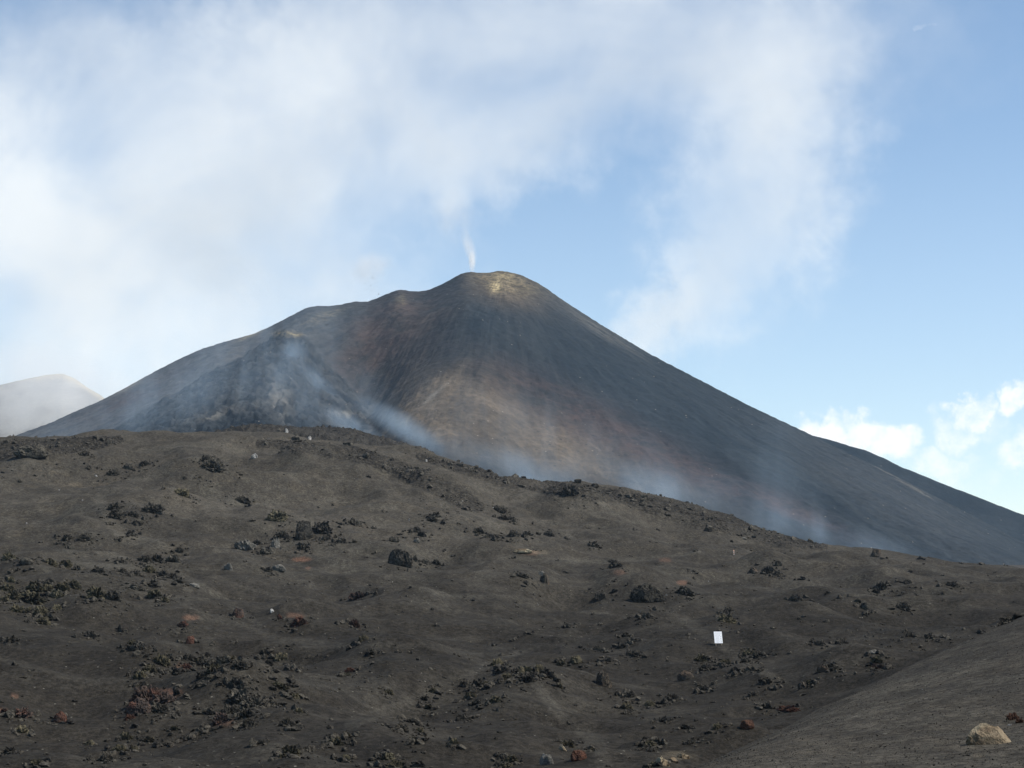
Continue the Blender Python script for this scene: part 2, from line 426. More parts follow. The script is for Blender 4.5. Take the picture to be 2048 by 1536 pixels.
# ------------------------------------------------------------------ the cone
YC = 2000.0
def prof(pts, u0):
    p = np.array(pts, float); a, te = ray(p[:, 0], p[:, 1]); a0, _ = ray(u0, 540)
    d = np.abs(np.tan(a) - np.tan(a0)) * YC
    z = te * YC / np.cos(a)
    k = np.argsort(d)
    return d[k], z[k]
RIGHT = [(1003, 541), (1040, 549), (1080, 568), (1130, 603), (1200, 648), (1300, 708), (1400, 760), (1500, 812), (1600, 859), (1700, 908), (1800, 956), (1900, 1008), (2048, 1085), (2400, 1230), (3000, 1420), (6000, 2300)]
LEFT_S = [(1003, 541), (950, 556), (880, 578), (800, 597), (700, 618), (600, 640), (500, 674), (400, 712), (300, 755), (200, 803), (100, 850), (0, 890), (-300, 990), (-900, 1150), (-4000, 1900)]
LEFT_T = [(1003, 541), (975, 546), (950, 545), (935, 543), (918, 549), (900, 560), (880, 570), (865, 577), (850, 582), (825, 583), (810, 580), (795, 579), (778, 586), (760, 594), (745, 600), (735, 604), (718, 603), (705, 603), (690, 608), (660, 612), (625, 612), (612, 616), (600, 622), (560, 643), (530, 658), (500, 670), (450, 683), (400, 699), (350, 722), (300, 748), (250, 776), (200, 802), (150, 823), (100, 846), (50, 864), (0, 882), (-300, 975), (-900, 1130)]
dR, zR = prof(RIGHT, 1003); dL, zL = prof(LEFT_S, 1003)
vaz = np.concatenate([np.linspace(-.75, -hf - .01, 60)[:-1], np.linspace(-hf - .01, hf + .01, 980), np.linspace(hf + .01, .75, 60)[1:]])
vr = np.concatenate([np.linspace(1000, 1500, 150)[:-1], np.linspace(1500, 2060, 300)[:-1], np.linspace(2060, 3400, 50)])
VA, VR = np.meshgrid(vaz, vr, indexing='ij')
VX = VR * np.sin(VA); VY = VR * np.cos(VA)
x0 = math.tan(float(ray(1003, 540)[0])) * YC
dx = VX - x0; dy = VY - YC
d = np.hypot(dx, dy * 1.0); d = np.sqrt(d * d + 60) - 6
ph = np.arctan2(dy, dx)
wR = .5 + .5 * np.cos(ph); wR = smooth(0, 1, wR)
zr = np.interp(d, dR, zR); zl = np.interp(d, dL, zL)
zf = np.interp(d, [0, 60, 300, 600, 900, 1400, 3000], [308, 276, 150, 20, -60, -160, -500])
front = np.clip(-np.sin(ph), 0, 1) ** 2
VZ = (zr * wR + zl * (1 - wR))
VZ = VZ * (1 - front * .75) + zf * front * .75
# central rib falling to the near left and the gully beside it
def line_d(ax, ay, bx, by):
    ex, ey = bx - ax, by - ay; L = ex * ex + ey * ey
    s = np.clip(((VX - ax) * ex + (VY - ay) * ey) / L, 0, 1)
    return np.hypot(VX - ax - s * ex, VY - ay - s * ey), s
dd, s = line_d(x0 - 10, YC - 40, x0 - 55, YC - 620)
VZ += 30 * np.exp(-(dd / 70) ** 2) * smooth(0, .35, s)
dd, s = line_d(x0 - 120, YC - 120, x0 - 175, YC - 700)
VZ -= 40 * np.exp(-(dd / 50) ** 2) * smooth(0, .3, s)
# fan of fresh lava: apex below the left rim
def vcast(u, v, Zf):
    a, te = ray(u, v); i = int(np.argmin(abs(vaz - a))); q = Zf[i] / vr - te
    js = np.where((q[1:] >= 0) & (q[:-1] < 0))[0]
    j = js[0] if len(js) else int(np.argmax(q))
    return vr[j] * math.sin(a), vr[j] * math.cos(a), Zf[i, j]
ax, ay, az_ = vcast(572, 688, VZ)
ex = VX - ax; ey = VY - ay; exs = np.where(ex > 0, ex * 1.45, ex * 1.18)
dd = np.sqrt(exs ** 2 + (ey * (np.where(ey > 0, 2.6, .62))) ** 2 + 40) - 6
fan_z = az_ + 12 - .66 * dd + .00045 * np.clip(dd - 60, 0, 300) ** 2 + 3.0 * np.cos(np.arctan2(ex, -ey) * 9) * smooth(20, 90, dd)
fan = smooth(-9, 5, fan_z - VZ)
VZ = np.where(fan_z > VZ, fan_z, VZ) * .0 + np.log1p(np.exp(np.clip((fan_z - VZ) / 5, -30, 30))) * 5 + VZ
# erosion relief following the fall lines
k1 = fbm2(ph * 14, d / 260, 1., 4, off=3.)
VZ += (k1 * 3.4 * smooth(60, 350, d) + fbm2(VX, VY, 120, 4, off=1.) * 7) * smooth(20, 160, d) * (1 - fan * .3)
VZ += fan * (ridged2(VX, VY, 24, 5, off=8.) - .4) * 10.5
VZ += fbm2(VX, VY, 11, 3, off=4.) * 1.5
# make the skyline follow the photograph's, close to the skyline only
sk = LEFT_T[::-1] + RIGHT[1:]
sa, ste = ray(np.array([p[0] for p in sk], float), np.array([p[1] for p in sk], float))
target = np.interp(vaz, sa, ste); kn = np.hanning(9); kn /= kn.sum(); target[60:-60] = np.convolve(target, kn, 'same')[60:-60]
TE = VZ / VR; top = TE.max(1)
f = target - top; kf = np.hanning(17); kf /= kf.sum(); f[60:-60] = np.convolve(f, kf, 'same')[60:-60]
wgt = smooth(.80, 1.0, (TE + .1) / (top[:, None] + .1))
edge = np.ones(len(vaz)); edge[(vaz < -hf * 1.6) | (vaz > hf * 1.6)] = 0
VZ = VZ + VR * (f * edge)[:, None] * wgt
VU, VV = project(VX, VY, VZ)
def blob(u, v, w, h, ang=0, p=1.):
    c, s_ = math.cos(math.radians(ang)), math.sin(math.radians(ang))
    a = ((VU - u) * c + (VV - v) * s_) / w; b = (-(VU - u) * s_ + (VV - v) * c) / h
    return np.exp(-(a * a + b * b) ** p)
brown = .95 * blob(900, 830, 150, 75, -35) + .8 * blob(1080, 880, 190, 70, 20) + .9 * blob(1010, 575, 75, 38, 20) + .45 * blob(780, 740, 90, 90, 60)
brown += .30 * blob(1260, 960, 260, 50, 22) + .25 * blob(850, 640, 90, 40, -20) + .25 * blob(470, 730, 130, 40, -30) + .75 * blob(850, 800, 90, 16, -42)
brown *= 1 - .8 * blob(1060, 720, 170, 75, 12) - .6 * blob(960, 640, 60, 30, 0)  # brown held back where cloud shade is painted on the upper flank
red_v = .7 * blob(760, 690, 130, 60, -45) + .55 * blob(1150, 830, 190, 42, 27) + .45 * blob(1380, 940, 170, 30, 24) + .5 * blob(1560, 1010, 150, 22, 22) + .5 * blob(250, 800, 110, 18, -25)
sulf = .9 * blob(992, 575, 11, 10) + .35 * blob(1010, 552, 22, 7) + .30 * blob(1010, 562, 60, 18, 15) + .55 * blob(578, 668, 24, 4.5, 2) + .35 * blob(500, 671, 26, 3.5, -22) + .16 * blob(640, 636, 45, 8, -20) + .12 * blob(802, 600, 12, 14)
lava = fan * (1 - smooth(880, 930, VU)) * smooth(250, 330, VU + 100 * smooth(700, 850, VV))
dl = np.abs((VV - 700) - np.interp(VU, [570, 600, 640, 720, 800, 910], [0, 20, 60, 120, 160, 215]))
lava = lava * (1 - .55 * smooth(795, 850, VV) * (1 - smooth(600, 690, VU)))
lava = np.clip(np.maximum(lava, np.exp(-(dl / 16) ** 2) * smooth(575, 600, VU) * (1 - smooth(860, 930, VU))), 0, 1)
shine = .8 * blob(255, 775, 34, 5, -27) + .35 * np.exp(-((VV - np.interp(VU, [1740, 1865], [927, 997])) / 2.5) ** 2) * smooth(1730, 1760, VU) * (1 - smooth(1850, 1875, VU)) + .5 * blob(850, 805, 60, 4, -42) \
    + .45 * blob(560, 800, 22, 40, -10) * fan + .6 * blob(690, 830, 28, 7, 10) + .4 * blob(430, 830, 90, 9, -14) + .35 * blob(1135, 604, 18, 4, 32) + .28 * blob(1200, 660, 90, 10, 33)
grey = np.clip((1 - smooth(430, 900, VU + (VV - 700) * .3)) * (1 - fan) + .35 * blob(1800, 1000, 300, 60, 30) + .3 * blob(1150, 620, 150, 30, 30), 0, 1)  # left flank: grey ash with its haze put into the colour
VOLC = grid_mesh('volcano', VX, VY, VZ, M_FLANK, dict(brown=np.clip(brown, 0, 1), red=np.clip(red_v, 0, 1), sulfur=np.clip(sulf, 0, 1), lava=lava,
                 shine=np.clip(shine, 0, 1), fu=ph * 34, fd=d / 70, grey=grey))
VOLC['kind'] = 'structure'; VOLC['label'] = 'dark volcanic cone with brown ash flanks tinted bluish for haze'

def ridge_hill(name, label, rr, half, sky, attrs, seed, ncol=420):
    a0, a1 = (float(ray(u, 800)[0]) for u in (sky[0][0], sky[-1][0]))
    az = np.linspace(a0, a1, ncol); r = np.concatenate([np.linspace(rr - half, rr, 90)[:-1], np.linspace(rr, rr + half, 40)])
    sa, st = ray(np.array([p[0] for p in sky], float), np.array([p[1] for p in sky], float))
    t = np.interp(az, sa, st)
    A, Q = np.meshgrid(az, r, indexing='ij'); x = Q * np.sin(A); y = Q * np.cos(A)
    z = (t * rr)[:, None] - .52 * (np.sqrt((Q - rr) ** 2 + 400) - 20)
    z += fbm2(x, y, 90, 4, off=seed) * 7 * smooth(8, 120, np.abs(Q - rr)) + fbm2(x, y, 14, 3, off=seed) * .9
    u, v = project(x, y, z)
    at = {k: np.zeros_like(z) for k in ('brown', 'red', 'sulfur', 'lava', 'shine', 'grey')}
    for k, fn in attrs.items(): at[k] = np.clip(fn(u, v), 0, 1)
    at['fu'] = x / 45; at['fd'] = z / 30
    o = grid_mesh(name, x, y, z, M_FLANK, at); o['kind'] = 'structure'; o['label'] = label
    return o
ridge_hill('hill', 'dark shoulder ridge behind the right flank of the cone', 2350, 700,
           [(1380, 940), (1500, 880), (1600, 866), (1650, 877), (1700, 892), (1730, 900), (1770, 917), (1805, 935), (1850, 953), (1900, 973), (1950, 992), (2000, 1012), (2048, 1030), (2300, 1100), (3000, 1320)], {}, 4.)
ridge_hill('hill', 'distant crater, paled for haze, half hidden in smoke at the left edge', 3300, 900,
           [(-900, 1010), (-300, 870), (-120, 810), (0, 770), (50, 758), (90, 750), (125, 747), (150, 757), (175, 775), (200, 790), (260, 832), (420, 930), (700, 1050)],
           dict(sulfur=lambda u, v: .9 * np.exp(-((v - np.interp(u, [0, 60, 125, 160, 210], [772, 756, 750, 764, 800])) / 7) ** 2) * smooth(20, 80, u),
                brown=lambda u, v: 1. + 0 * u, shine=lambda u, v: 1. + 0 * u + .0 * np.exp(-((v - 785) / 22) ** 2)), 6.)  # white haze over the crater is put into this pale slope colour

# ------------------------------------------------------------------ rocks
def rock_shape(kind, seed, sub):
    """unit rock: crag = wide patch of jagged lumps, lump = one jagged stone, boulder = large rounded block"""
    rg = np.random.default_rng(seed)
    V, F = ico(sub); V = V.copy()
    o = rg.uniform(0, 60, 3)
    n = V / np.linalg.norm(V, axis=1)[:, None]
    if kind == 'crag':
        npt = 150
        th = rg.uniform(0, 2 * math.pi, npt); rr_ = np.sqrt(rg.uniform(0, 1, npt)) * .98
        z = rg.uniform(-.2, 1, npt)
        pts = np.stack([rr_ * np.cos(th), rr_ * np.sin(th), z * np.sqrt(1 - rr_ ** 2 * .9)], 1)
        P = n * np.array([1, 1, .95])
        D = np.sqrt(((P[:, None, :] - pts[None]) ** 2).sum(2)); D.sort(axis=1)
        f1, f2 = D[:, 0], D[:, 1]
        cid = np.argmin(((P[:, None, :] - pts[None]) ** 2).sum(2), 1)
        off = rg.uniform(-1, 1, npt)[cid]; tv = rg.normal(size=(npt, 3)) * .5
        tl = ((P - pts[cid]) * tv[cid]).sum(1)
        cr = smooth(0, .10, f2 - f1)
        big = pn3(n * 2.3 + o); med = pn3(n * 5.5 + o); fn = pn3(n * 13 + o)
        r = .95 + .26 * big + .14 * med + .13 * fn + .15 * off + .75 * tl - .13 * (1 - cr) + .09 * pn3(n * 23 + o)
        V = n * r[:, None]
        top = smooth(0, .8, n[:, 2])
        V[:, 2] += (-(1 - cr) * .13 + .34 * pn3(n * 3.1 + o + 9) + .06) * top
    elif kind == 'lump':
        big = pn3(n * 1.3 + o); med = pn3(n * 3. + o); fn = pn3(n * 7.5 + o)
        r = 1 + .42 * big - .45 * np.abs(med) + .18 * fn
        V = n * r[:, None]
        # broken facets
        for _ in range(5):
            a = rg.normal(size=3); a[2] = abs(a[2]) * .6; a /= np.linalg.norm(a); h = rg.uniform(.5, .85)
            q = V @ a - h; V -= np.outer(np.clip(q, 0, None) * .85, a)
    else:
        big = pn3(n * 1.1 + o); med = pn3(n * 2.6 + o); fn = pn3(n * 9 + o)
        r = 1 + .24 * big + .12 * med + .09 * fn - .12 * np.abs(pn3(n * 5 + o)) + .05 * pn3(n * 22 + o)
        V = n * r[:, None]
        # undercut: wider a little above the ground
        V[:, :2] *= (1 - .45 * (1 - smooth(-.30, .22, V[:, 2])))[:, None]
        for _ in range(6):
            a = rg.normal(size=3); a[2] = a[2] * .5; a /= np.linalg.norm(a); h = rg.uniform(.78, .98)
            q = V @ a - h; V -= np.outer(np.clip(q, 0, None) * .8, a)
    V[:, 2] = np.where(V[:, 2] < -.35, -.35 + (V[:, 2] + .35) * .3, V[:, 2])
    V[:, :2] /= np.abs(V[:, :2]).max()
    V[:, 2] /= V[:, 2].max()
    return V, F

def wedge_mesh():
    V, F = rock_shape('boulder', 303, 5); V = V.copy()
    x = V[:, 0]
    V[:, 2] *= np.where(V[:, 2] > 0, 1 - .62 * smooth(-.15, 1., x) - .25 * smooth(-.6, -1., x), 1)
    V[:, 2] += (.16 * pn3(V * 2.2 + 5.) + .07 * pn3(V * 6 + 2.)) * (V[:, 2] > 0)
    rg = np.random.default_rng(9)
    for _ in range(9):
        a = rg.normal(size=3); a[1] = -abs(a[1]); a[2] = abs(a[2]) * .8; a /= np.linalg.norm(a)
        q = V @ a - np.percentile(V @ a, 93); V -= np.outer(np.clip(q, 0, None) * .9, a)
    V[:, 2] /= V[:, 2].max()
    return tri_mesh('boulder', V, F, MR['t'], False)
_rocks = {}
def rock_mesh(shape, mat, k):
    key = (shape, mat, k)
    if key not in _rocks:
        V, F = rock_shape(shape, {'crag': 100, 'lump': 200, 'boulder': 300}[shape] + k, 5 if shape != 'lump' else 4)
        _rocks[key] = tri_mesh({'crag': 'lava_outcrop', 'lump': 'lava_rock', 'boulder': 'boulder'}[shape], V, F, MR[mat], False)
    return _rocks[key]

T3 = """180 165 205 80 dB|752 248 65 36 dB|845 225 65 42 d|490 170 60 32 d|500 232 62 26 d|575 250 36 24 d|660 285 90 36 d|1240 250 150 55 d|1205 205 90 34 d
1490 185 52 32 w|1635 160 50 16 g|1810 76 40 26 w|1675 35 34 24 w|1100 300 60 26 d|1160 300 48 22 d|1272 352 25 12 d|1380 345 25 18 d|950 352 44 16 d|1060 402 110 36 o|975 415 30 34 d
670 485 100 36 d|680 532 110 44 d|775 528 70 24 d|890 500 140 48 d|800 580 80 26 d|765 635 70 40 d|1420 446 110 34 d|1490 440 34 28 d|1620 545 150 50 o|1455 470 60 22 d
1780 620 110 140 mB|1880 610 130 70 m|1760 655 60 60 dB|1440 712 140 64 g|1610 700 80 56 g|1560 742 100 48 dB|1500 690 60 30 m|1640 650 100 44 d|1905 665 64 36 d|1995 675 66 50 d|1775 716 80 46 d
1625 840 100 42 gB|1570 850 60 30 d|1435 790 55 30 d|1335 835 80 44 g|1350 856 40 22 d|490 668 92 34 d|390 665 64 30 d|330 655 60 20 d|545 690 40 26 d|605 660 32 18 d|235 683 38 20 d
400 712 46 20 d|430 745 60 26 d|465 770 40 20 d|560 758 24 10 d|840 790 90 36 d|915 785 90 46 d|1010 785 90 52 d|1050 730 54 46 d|960 745 45 20 d|700 800 80 22 d|760 790 50 16 d
45 770 96 64 o|150 805 92 42 dB|290 805 90 36 o|380 820 90 36 o|232 772 28 24 t|213 848 38 24 g|570 848 84 50 d|670 830 60 24 d|715 855 60 32 d|790 865 64 46 d|870 850 80 36 o|950 870 70 40 d|1005 885 66 44 d|1045 915 56 34 d|905 912 60 22 d|890 940 70 26 d
1135 940 68 28 gB|1265 920 32 16 g|790 955 110 24 d|845 962 50 22 d|1062 1015 38 22 d|900 1000 120 46 o|960 1025 60 30 o|560 985 130 90 o|655 995 110 92 d|520 1015 60 40 o|430 935 90 60 o|360 955 100 70 o|330 995 100 60 o|270 960 80 50 o|200 955 110 60 o
150 1000 120 54 o|40 950 90 70 o|70 1000 100 60 o|20 1010 70 70 o|180 1025 160 56 o|230 1090 110 90 o|280 1110 80 90 d|245 1150 90 50 o|165 1085 60 40 o|95 1080 90 44 o|330 1070 66 44 o|120 970 70 50 d|60 905 60 40 o|285 925 70 30 d|245 768 30 14 d|1288 1045 30 26 d
1395 1105 76 72 kB|1455 1085 32 30 d|1592 1090 34 26 w|1590 1102 30 20 d|1638 1125 46 38 k|1750 1150 100 80 k|1690 1165 50 30 d|1830 1130 36 22 d|695 1100 50 26 d|625 1100 32 20 d|1010 995 40 20 d|1080 1000 30 16 d|700 910 40 16 d|650 895 40 20 d
75 915 60 26 d|180 912 32 18 d|20 300 20 16 d|120 330 40 12 d|155 575 14 14 w|480 440 16 8 w|345 380 14 8 w|560 298 20 8 w|1250 340 14 12 g|700 668 60 14 d|150 605 30 10 d|600 325 20 10 d"""
T4 = """60 292 82 58 d|145 232 54 30 d|526 262 76 50 m|706 232 46 48 dB|822 215 36 24 d|858 220 50 30 d|918 218 36 26 d|770 300 70 70 o|805 325 90 80 d|1110 300 58 46 kB|930 254 26 12 t|1068 205 60 34 k|1150 192 36 24 k|412 305 36 24 g|180 295 24 14 d
1945 272 42 36 m|1545 365 62 36 d|1010 350 36 18 d|1230 318 80 18 d|1372 306 40 20 d|1350 298 30 12 g|1700 320 54 22 d|1820 386 60 26 d|1100 395 80 50 d|1160 420 60 36 o|940 420 110 50 o|980 395 70 34 d|870 470 100 44 o|1020 485 110 44 d|1195 430 110 56 d|1250 460 90 40 o
1300 425 110 50 d|1400 452 100 46 d|1180 505 76 34 d|815 505 80 44 o|1210 385 60 30 d|1350 400 60 30 o|1090 450 60 30 k|1640 400 90 44 o|1570 425 60 40 d|1720 450 44 44 d|1600 508 50 28 d|1530 470 40 20 d|850 640 230 90 k|950 640 150 80 k|800 700 160 100 kB|920 700 130 60 d|760 745 60 40 r|1095 628 60 26 d|904 755 42 26 o
1400 620 150 130 d|1480 650 160 120 d|1350 700 130 90 d|1440 720 120 90 d|1590 650 60 60 d|1210 716 84 42 d|1380 560 120 50 d|1290 765 120 56 k|1450 785 90 52 d|1680 772 112 92 d|1640 832 42 36 d|1745 705 60 34 o|1640 570 110 30 o|1726 622 62 34 o
125 725 112 62 k|345 755 80 60 kB|80 632 46 26 o|125 615 40 18 r|20 712 54 34 r|10 652 34 24 r|140 502 46 24 d|185 460 40 30 d|100 432 54 26 o|20 460 32 26 d|710 456 32 14 r|1285 556 54 20 g|435 645 40 16 o|625 592 30 12 d|120 822 92 40 o|52 932 72 70 d
520 890 56 50 o|735 860 92 54 o|870 872 72 60 o|1020 800 50 64 o|860 822 44 26 o|1100 860 50 44 d|950 902 50 34 d|1025 885 64 22 o|690 928 84 50 o|775 925 68 50 o|620 980 112 70 d|605 1030 40 24 d|215 1015 80 30 o|180 985 60 26 o|270 955 50 20 o|1530 890 50 34 d|1165 825 60 36 d|1200 780 60 26 k
1815 925 68 44 d|1890 912 64 26 d|1700 940 110 70 o|1650 975 60 30 o|2020 985 72 46 o|1960 885 60 56 o|1930 842 50 22 o|2025 852 60 28 o|1840 880 40 40 o|1918 520 40 26 o|1950 580 44 26 o|2032 490 50 40 o|1050 916 24 16 o|200 885 30 30 d|300 382 24 14 d|1640 1028 40 18 o|860 1025 60 14 o|500 1000 50 20 o"""
T5 = """592 122 22 14 w|530 158 60 14 m|1440 305 126 56 m|1592 370 34 16 d|1870 411 24 12 d|1780 385 24 12 d|2008 435 46 18 g|1015 408 92 44 dB|1052 460 92 24 d|985 398 13 9 w|1220 482 38 30 d|265 216 46 22 d|350 410 50 32 d|170 488 110 36 d|235 480 50 30 d|212 500 40 20 d
650 440 66 36 d|630 470 70 26 d|715 424 34 16 d|780 416 26 12 d|430 545 50 30 m|535 530 70 30 m|565 555 60 30 m|465 560 46 36 g|535 592 40 30 gB|405 586 56 34 dB|95 550 38 22 d|90 595 70 32 d|160 598 60 14 d|18 560 44 60 d|440 702 152 98 dB|525 692 44 44 d|580 712 50 34 d|550 760 38 32 m
650 720 60 30 d|710 722 52 30 o|750 672 36 22 d|800 690 30 16 d|285 655 42 22 d|240 686 30 14 d|900 535 70 42 d|960 560 60 40 d|1000 570 60 34 d|1038 540 32 40 d|1105 555 90 32 d|1185 550 70 26 d|1310 554 70 28 d|1425 574 60 24 o|1478 584 26 24 d|1570 615 72 30 d|1230 640 44 20 d|1265 645 20 10 d
1160 656 110 24 tB|1100 686 60 26 d|1352 698 40 26 k|990 745 26 26 g|1145 793 94 26 m|1268 785 64 36 g|1285 818 100 66 b|1185 838 56 24 k|1218 842 24 20 d|1700 728 90 60 d|1670 700 60 26 r|1740 745 50 24 m|1698 812 42 38 r|1660 838 28 30 kB|1818 522 34 20 d|1955 522 42 20 g|1945 718 34 20 k|1545 872 56 24 o|1568 888 30 20 d
1610 918 88 66 m|1895 915 212 108 dB|1985 992 40 28 d|1780 1032 40 26 d|1850 1010 56 46 d|1885 1030 64 40 d|190 920 106 42 k|283 894 36 16 g|455 1004 36 16 t|425 1020 30 16 dB|635 986 54 28 d|1125 945 34 30 d|1128 968 44 32 d|1410 770 46 12 k|1245 964 14 10 w|335 837 18 8 d|487 912 26 12 d|850 936 50 24 o|815 916 24 14 o|1195 730 24 14 r|120 652 26 12 g
395 830 10 6 w|492 466 12 12 w|805 357 9 7 w|660 598 10 6 d|1045 968 26 10 g|1815 567 12 7 d|1130 465 24 10 d|865 470 26 16 d|790 490 40 14 d|1350 490 14 20 d|1540 510 40 14 o|1600 515 40 12 o|2040 600 20 10 d|1790 676 26 10 t|700 645 40 12 d"""
T6 = """168 196 84 54 k|655 204 40 28 dB|225 285 76 38 o|270 372 84 40 d|302 320 40 24 d|408 320 36 20 d|430 360 60 20 d|500 362 50 16 d|775 376 44 30 d|846 383 30 12 d|1030 380 50 12 d|1085 370 32 22 d|1000 316 50 32 d|1100 292 58 24 d|1138 268 34 20 d|1188 250 50 26 d|1215 240 26 20 d|1142 356 34 24 d
1290 216 42 16 d|1408 186 30 24 d|1415 215 66 26 d|1482 192 54 30 o|1545 208 44 26 o|1600 200 56 16 d|1700 226 46 26 d|1760 265 62 30 d|1782 157 40 26 d|1600 345 80 30 d|1668 335 26 32 d|1735 328 66 40 d|1790 298 64 32 d|1840 290 40 20 d|1625 302 36 14 d|1810 380 84 32 d|1932 360 32 24 d|2015 320 44 24 d|2000 404 30 40 o
962 406 34 24 d|1010 425 90 44 o|1060 430 50 30 o|1035 474 86 34 d|1150 470 40 50 o|1190 460 64 56 o|1250 465 80 56 o|1300 490 100 60 d|1180 530 110 44 d|1060 512 70 34 o|1210 500 60 40 d|1140 545 60 26 d|1470 416 76 50 oB|1385 432 60 30 o|1400 402 60 22 o|1660 410 60 30 d|1622 436 62 24 d|1518 496 26 30 d|1410 492 26 44 d|1368 556 54 46 o
1625 532 130 96 b|1770 602 100 86 d|1762 678 90 60 o|1610 638 64 26 d|1582 706 42 24 d|1860 546 36 40 o|1882 486 40 32 d|1830 462 40 30 o|1900 658 72 66 o|1995 632 90 36 d|1982 752 62 58 d|1435 775 42 18 d|1247 712 38 18 d|815 555 80 44 d|895 550 84 46 d|945 545 50 40 o|995 540 40 30 d|630 590 56 40 o|745 592 34 46 o|682 562 26 16 d
580 630 50 54 d|605 686 62 40 o|850 618 80 50 o|885 660 60 30 d|1000 640 80 56 o|1005 702 60 26 o|1055 685 40 24 d|950 602 34 20 d|778 682 34 24 d|757 712 40 24 g|375 600 56 30 o|390 628 44 28 d|704 506 50 22 d|622 455 50 24 o|785 512 44 34 g|655 552 40 26 g|325 500 34 30 g|140 468 60 46 k|185 452 40 20 d|520 775 110 36 d|440 812 100 46 d|800 752 84 36 d|840 768 46 24 d|792 800 52 32 o
965 780 34 24 d|1105 747 48 20 k|1015 825 52 30 o|550 825 72 26 o|508 878 62 42 o|755 880 60 60 o|725 905 44 30 o|790 852 52 28 o|410 887 30 16 d|355 935 30 36 d|525 938 42 34 o|578 945 40 38 d|125 850 64 34 o|165 860 40 26 d|60 890 100 56 o|20 846 50 20 o|40 920 60 24 o|115 986 60 38 o|370 978 84 50 o|457 984 28 28 o|420 1026 130 34 o|540 1025 120 30 d|300 1018 60 40 d|235 916 40 18 d|330 1035 50 20 o
1040 970 60 56 d|1090 990 80 50 o|1060 1030 80 26 o|1005 1015 50 26 o|1302 1000 88 76 gB|1388 985 34 28 d|1485 978 96 60 rB|1420 908 90 40 o|1390 930 60 30 t|1505 888 50 24 o|1565 932 50 40 o|1650 1022 50 32 d|1880 880 70 40 d|1940 890 70 40 d|1900 910 80 36 o|1835 930 50 26 o|1860 746 32 16 o|1730 860 34 16 o|1775 978 34 20 k|1970 1010 110 56 t|1930 1020 60 36 o|1470 676 40 16 g|1408 622 30 10 o|990 870 40 12 o|285 772 20 14 d|222 794 20 10 d|790 980 30 30 k
320 745 20 20 o|450 742 30 14 o|385 745 24 16 d|640 722 50 16 o|605 770 30 12 o"""
T7 = """255 272 42 20 d|448 227 20 15 dB|487 253 10 8 d|515 211 32 10 gB|735 290 34 12 d|775 276 30 14 d|1238 299 58 44 bB|1285 314 50 22 gB|600 342 46 20 d|570 388 70 30 b|650 385 90 64 m|700 400 60 40 m|705 352 50 30 d|740 370 40 30 d|545 385 34 24 d|405 358 24 12 d|240 385 60 24 d|210 380 40 20 m|245 426 32 20 d|225 458 52 24 r|192 508 112 44 d
575 488 30 28 d|420 513 30 14 d|725 505 18 14 d|800 545 82 34 d|868 437 28 18 d|820 430 60 20 m|975 505 60 18 d|1095 522 36 28 d|1040 532 50 22 d|1010 545 40 14 k|1290 450 50 24 d|1270 478 90 50 d|1240 500 50 34 d|1412 448 50 34 d|1440 470 40 26 o|1490 476 40 24 d|1430 376 24 54 d|1590 406 50 22 d|1562 440 28 20 d|1660 466 76 22 d|1710 478 40 16 d|1848 410 28 16 d|1908 418 34 20 d|1890 394 20 10 d
1175 586 50 40 dB|1222 608 52 24 d|1370 558 50 26 d|1390 592 90 40 d|1430 580 34 26 d|1610 550 26 12 d|1465 514 40 14 d|1375 510 60 16 d|1595 514 40 10 d|2000 554 34 16 d|1908 592 34 20 d|430 610 80 24 d|385 625 60 26 d|420 657 106 38 o|78 600 40 26 d|110 664 24 14 d|495 712 40 34 d|570 692 28 22 d|202 732 48 26 d|445 716 30 16 d|675 697 42 20 d|830 638 46 20 d|826 660 26 22 m|955 658 52 28 d
1076 712 24 12 d|1115 716 22 20 d|1268 676 54 26 o|1180 738 34 30 o|1425 738 56 36 d|1395 715 50 16 o|1535 748 70 38 d|1585 772 50 14 d|1660 775 34 22 d|1055 775 62 34 d|1365 765 54 24 d|1190 768 24 18 d|935 788 66 30 d|880 790 40 14 d|1302 800 36 18 gB|1820 716 60 24 d|1970 655 60 34 d|1880 690 30 12 o|105 792 38 22 d|165 800 42 22 o|515 812 50 22 o|40 722 26 10 d|1020 366 26 12 d|780 358 16 8 d|1180 412 26 12 d|1222 406 20 12 m|640 533 14 10 d|880 568 16 10 d|520 518 14 12 d
1350 426 20 10 d|1040 476 26 8 d|290 234 16 12 g|320 446 8 6 w|90 520 14 10 w|1212 262 10 7 w|1460 300 12 8 d|1500 318 60 10 d|1820 352 60 10 d|1950 358 40 8 d|1700 345 30 8 d|1640 625 30 10 d|480 680 16 10 d"""
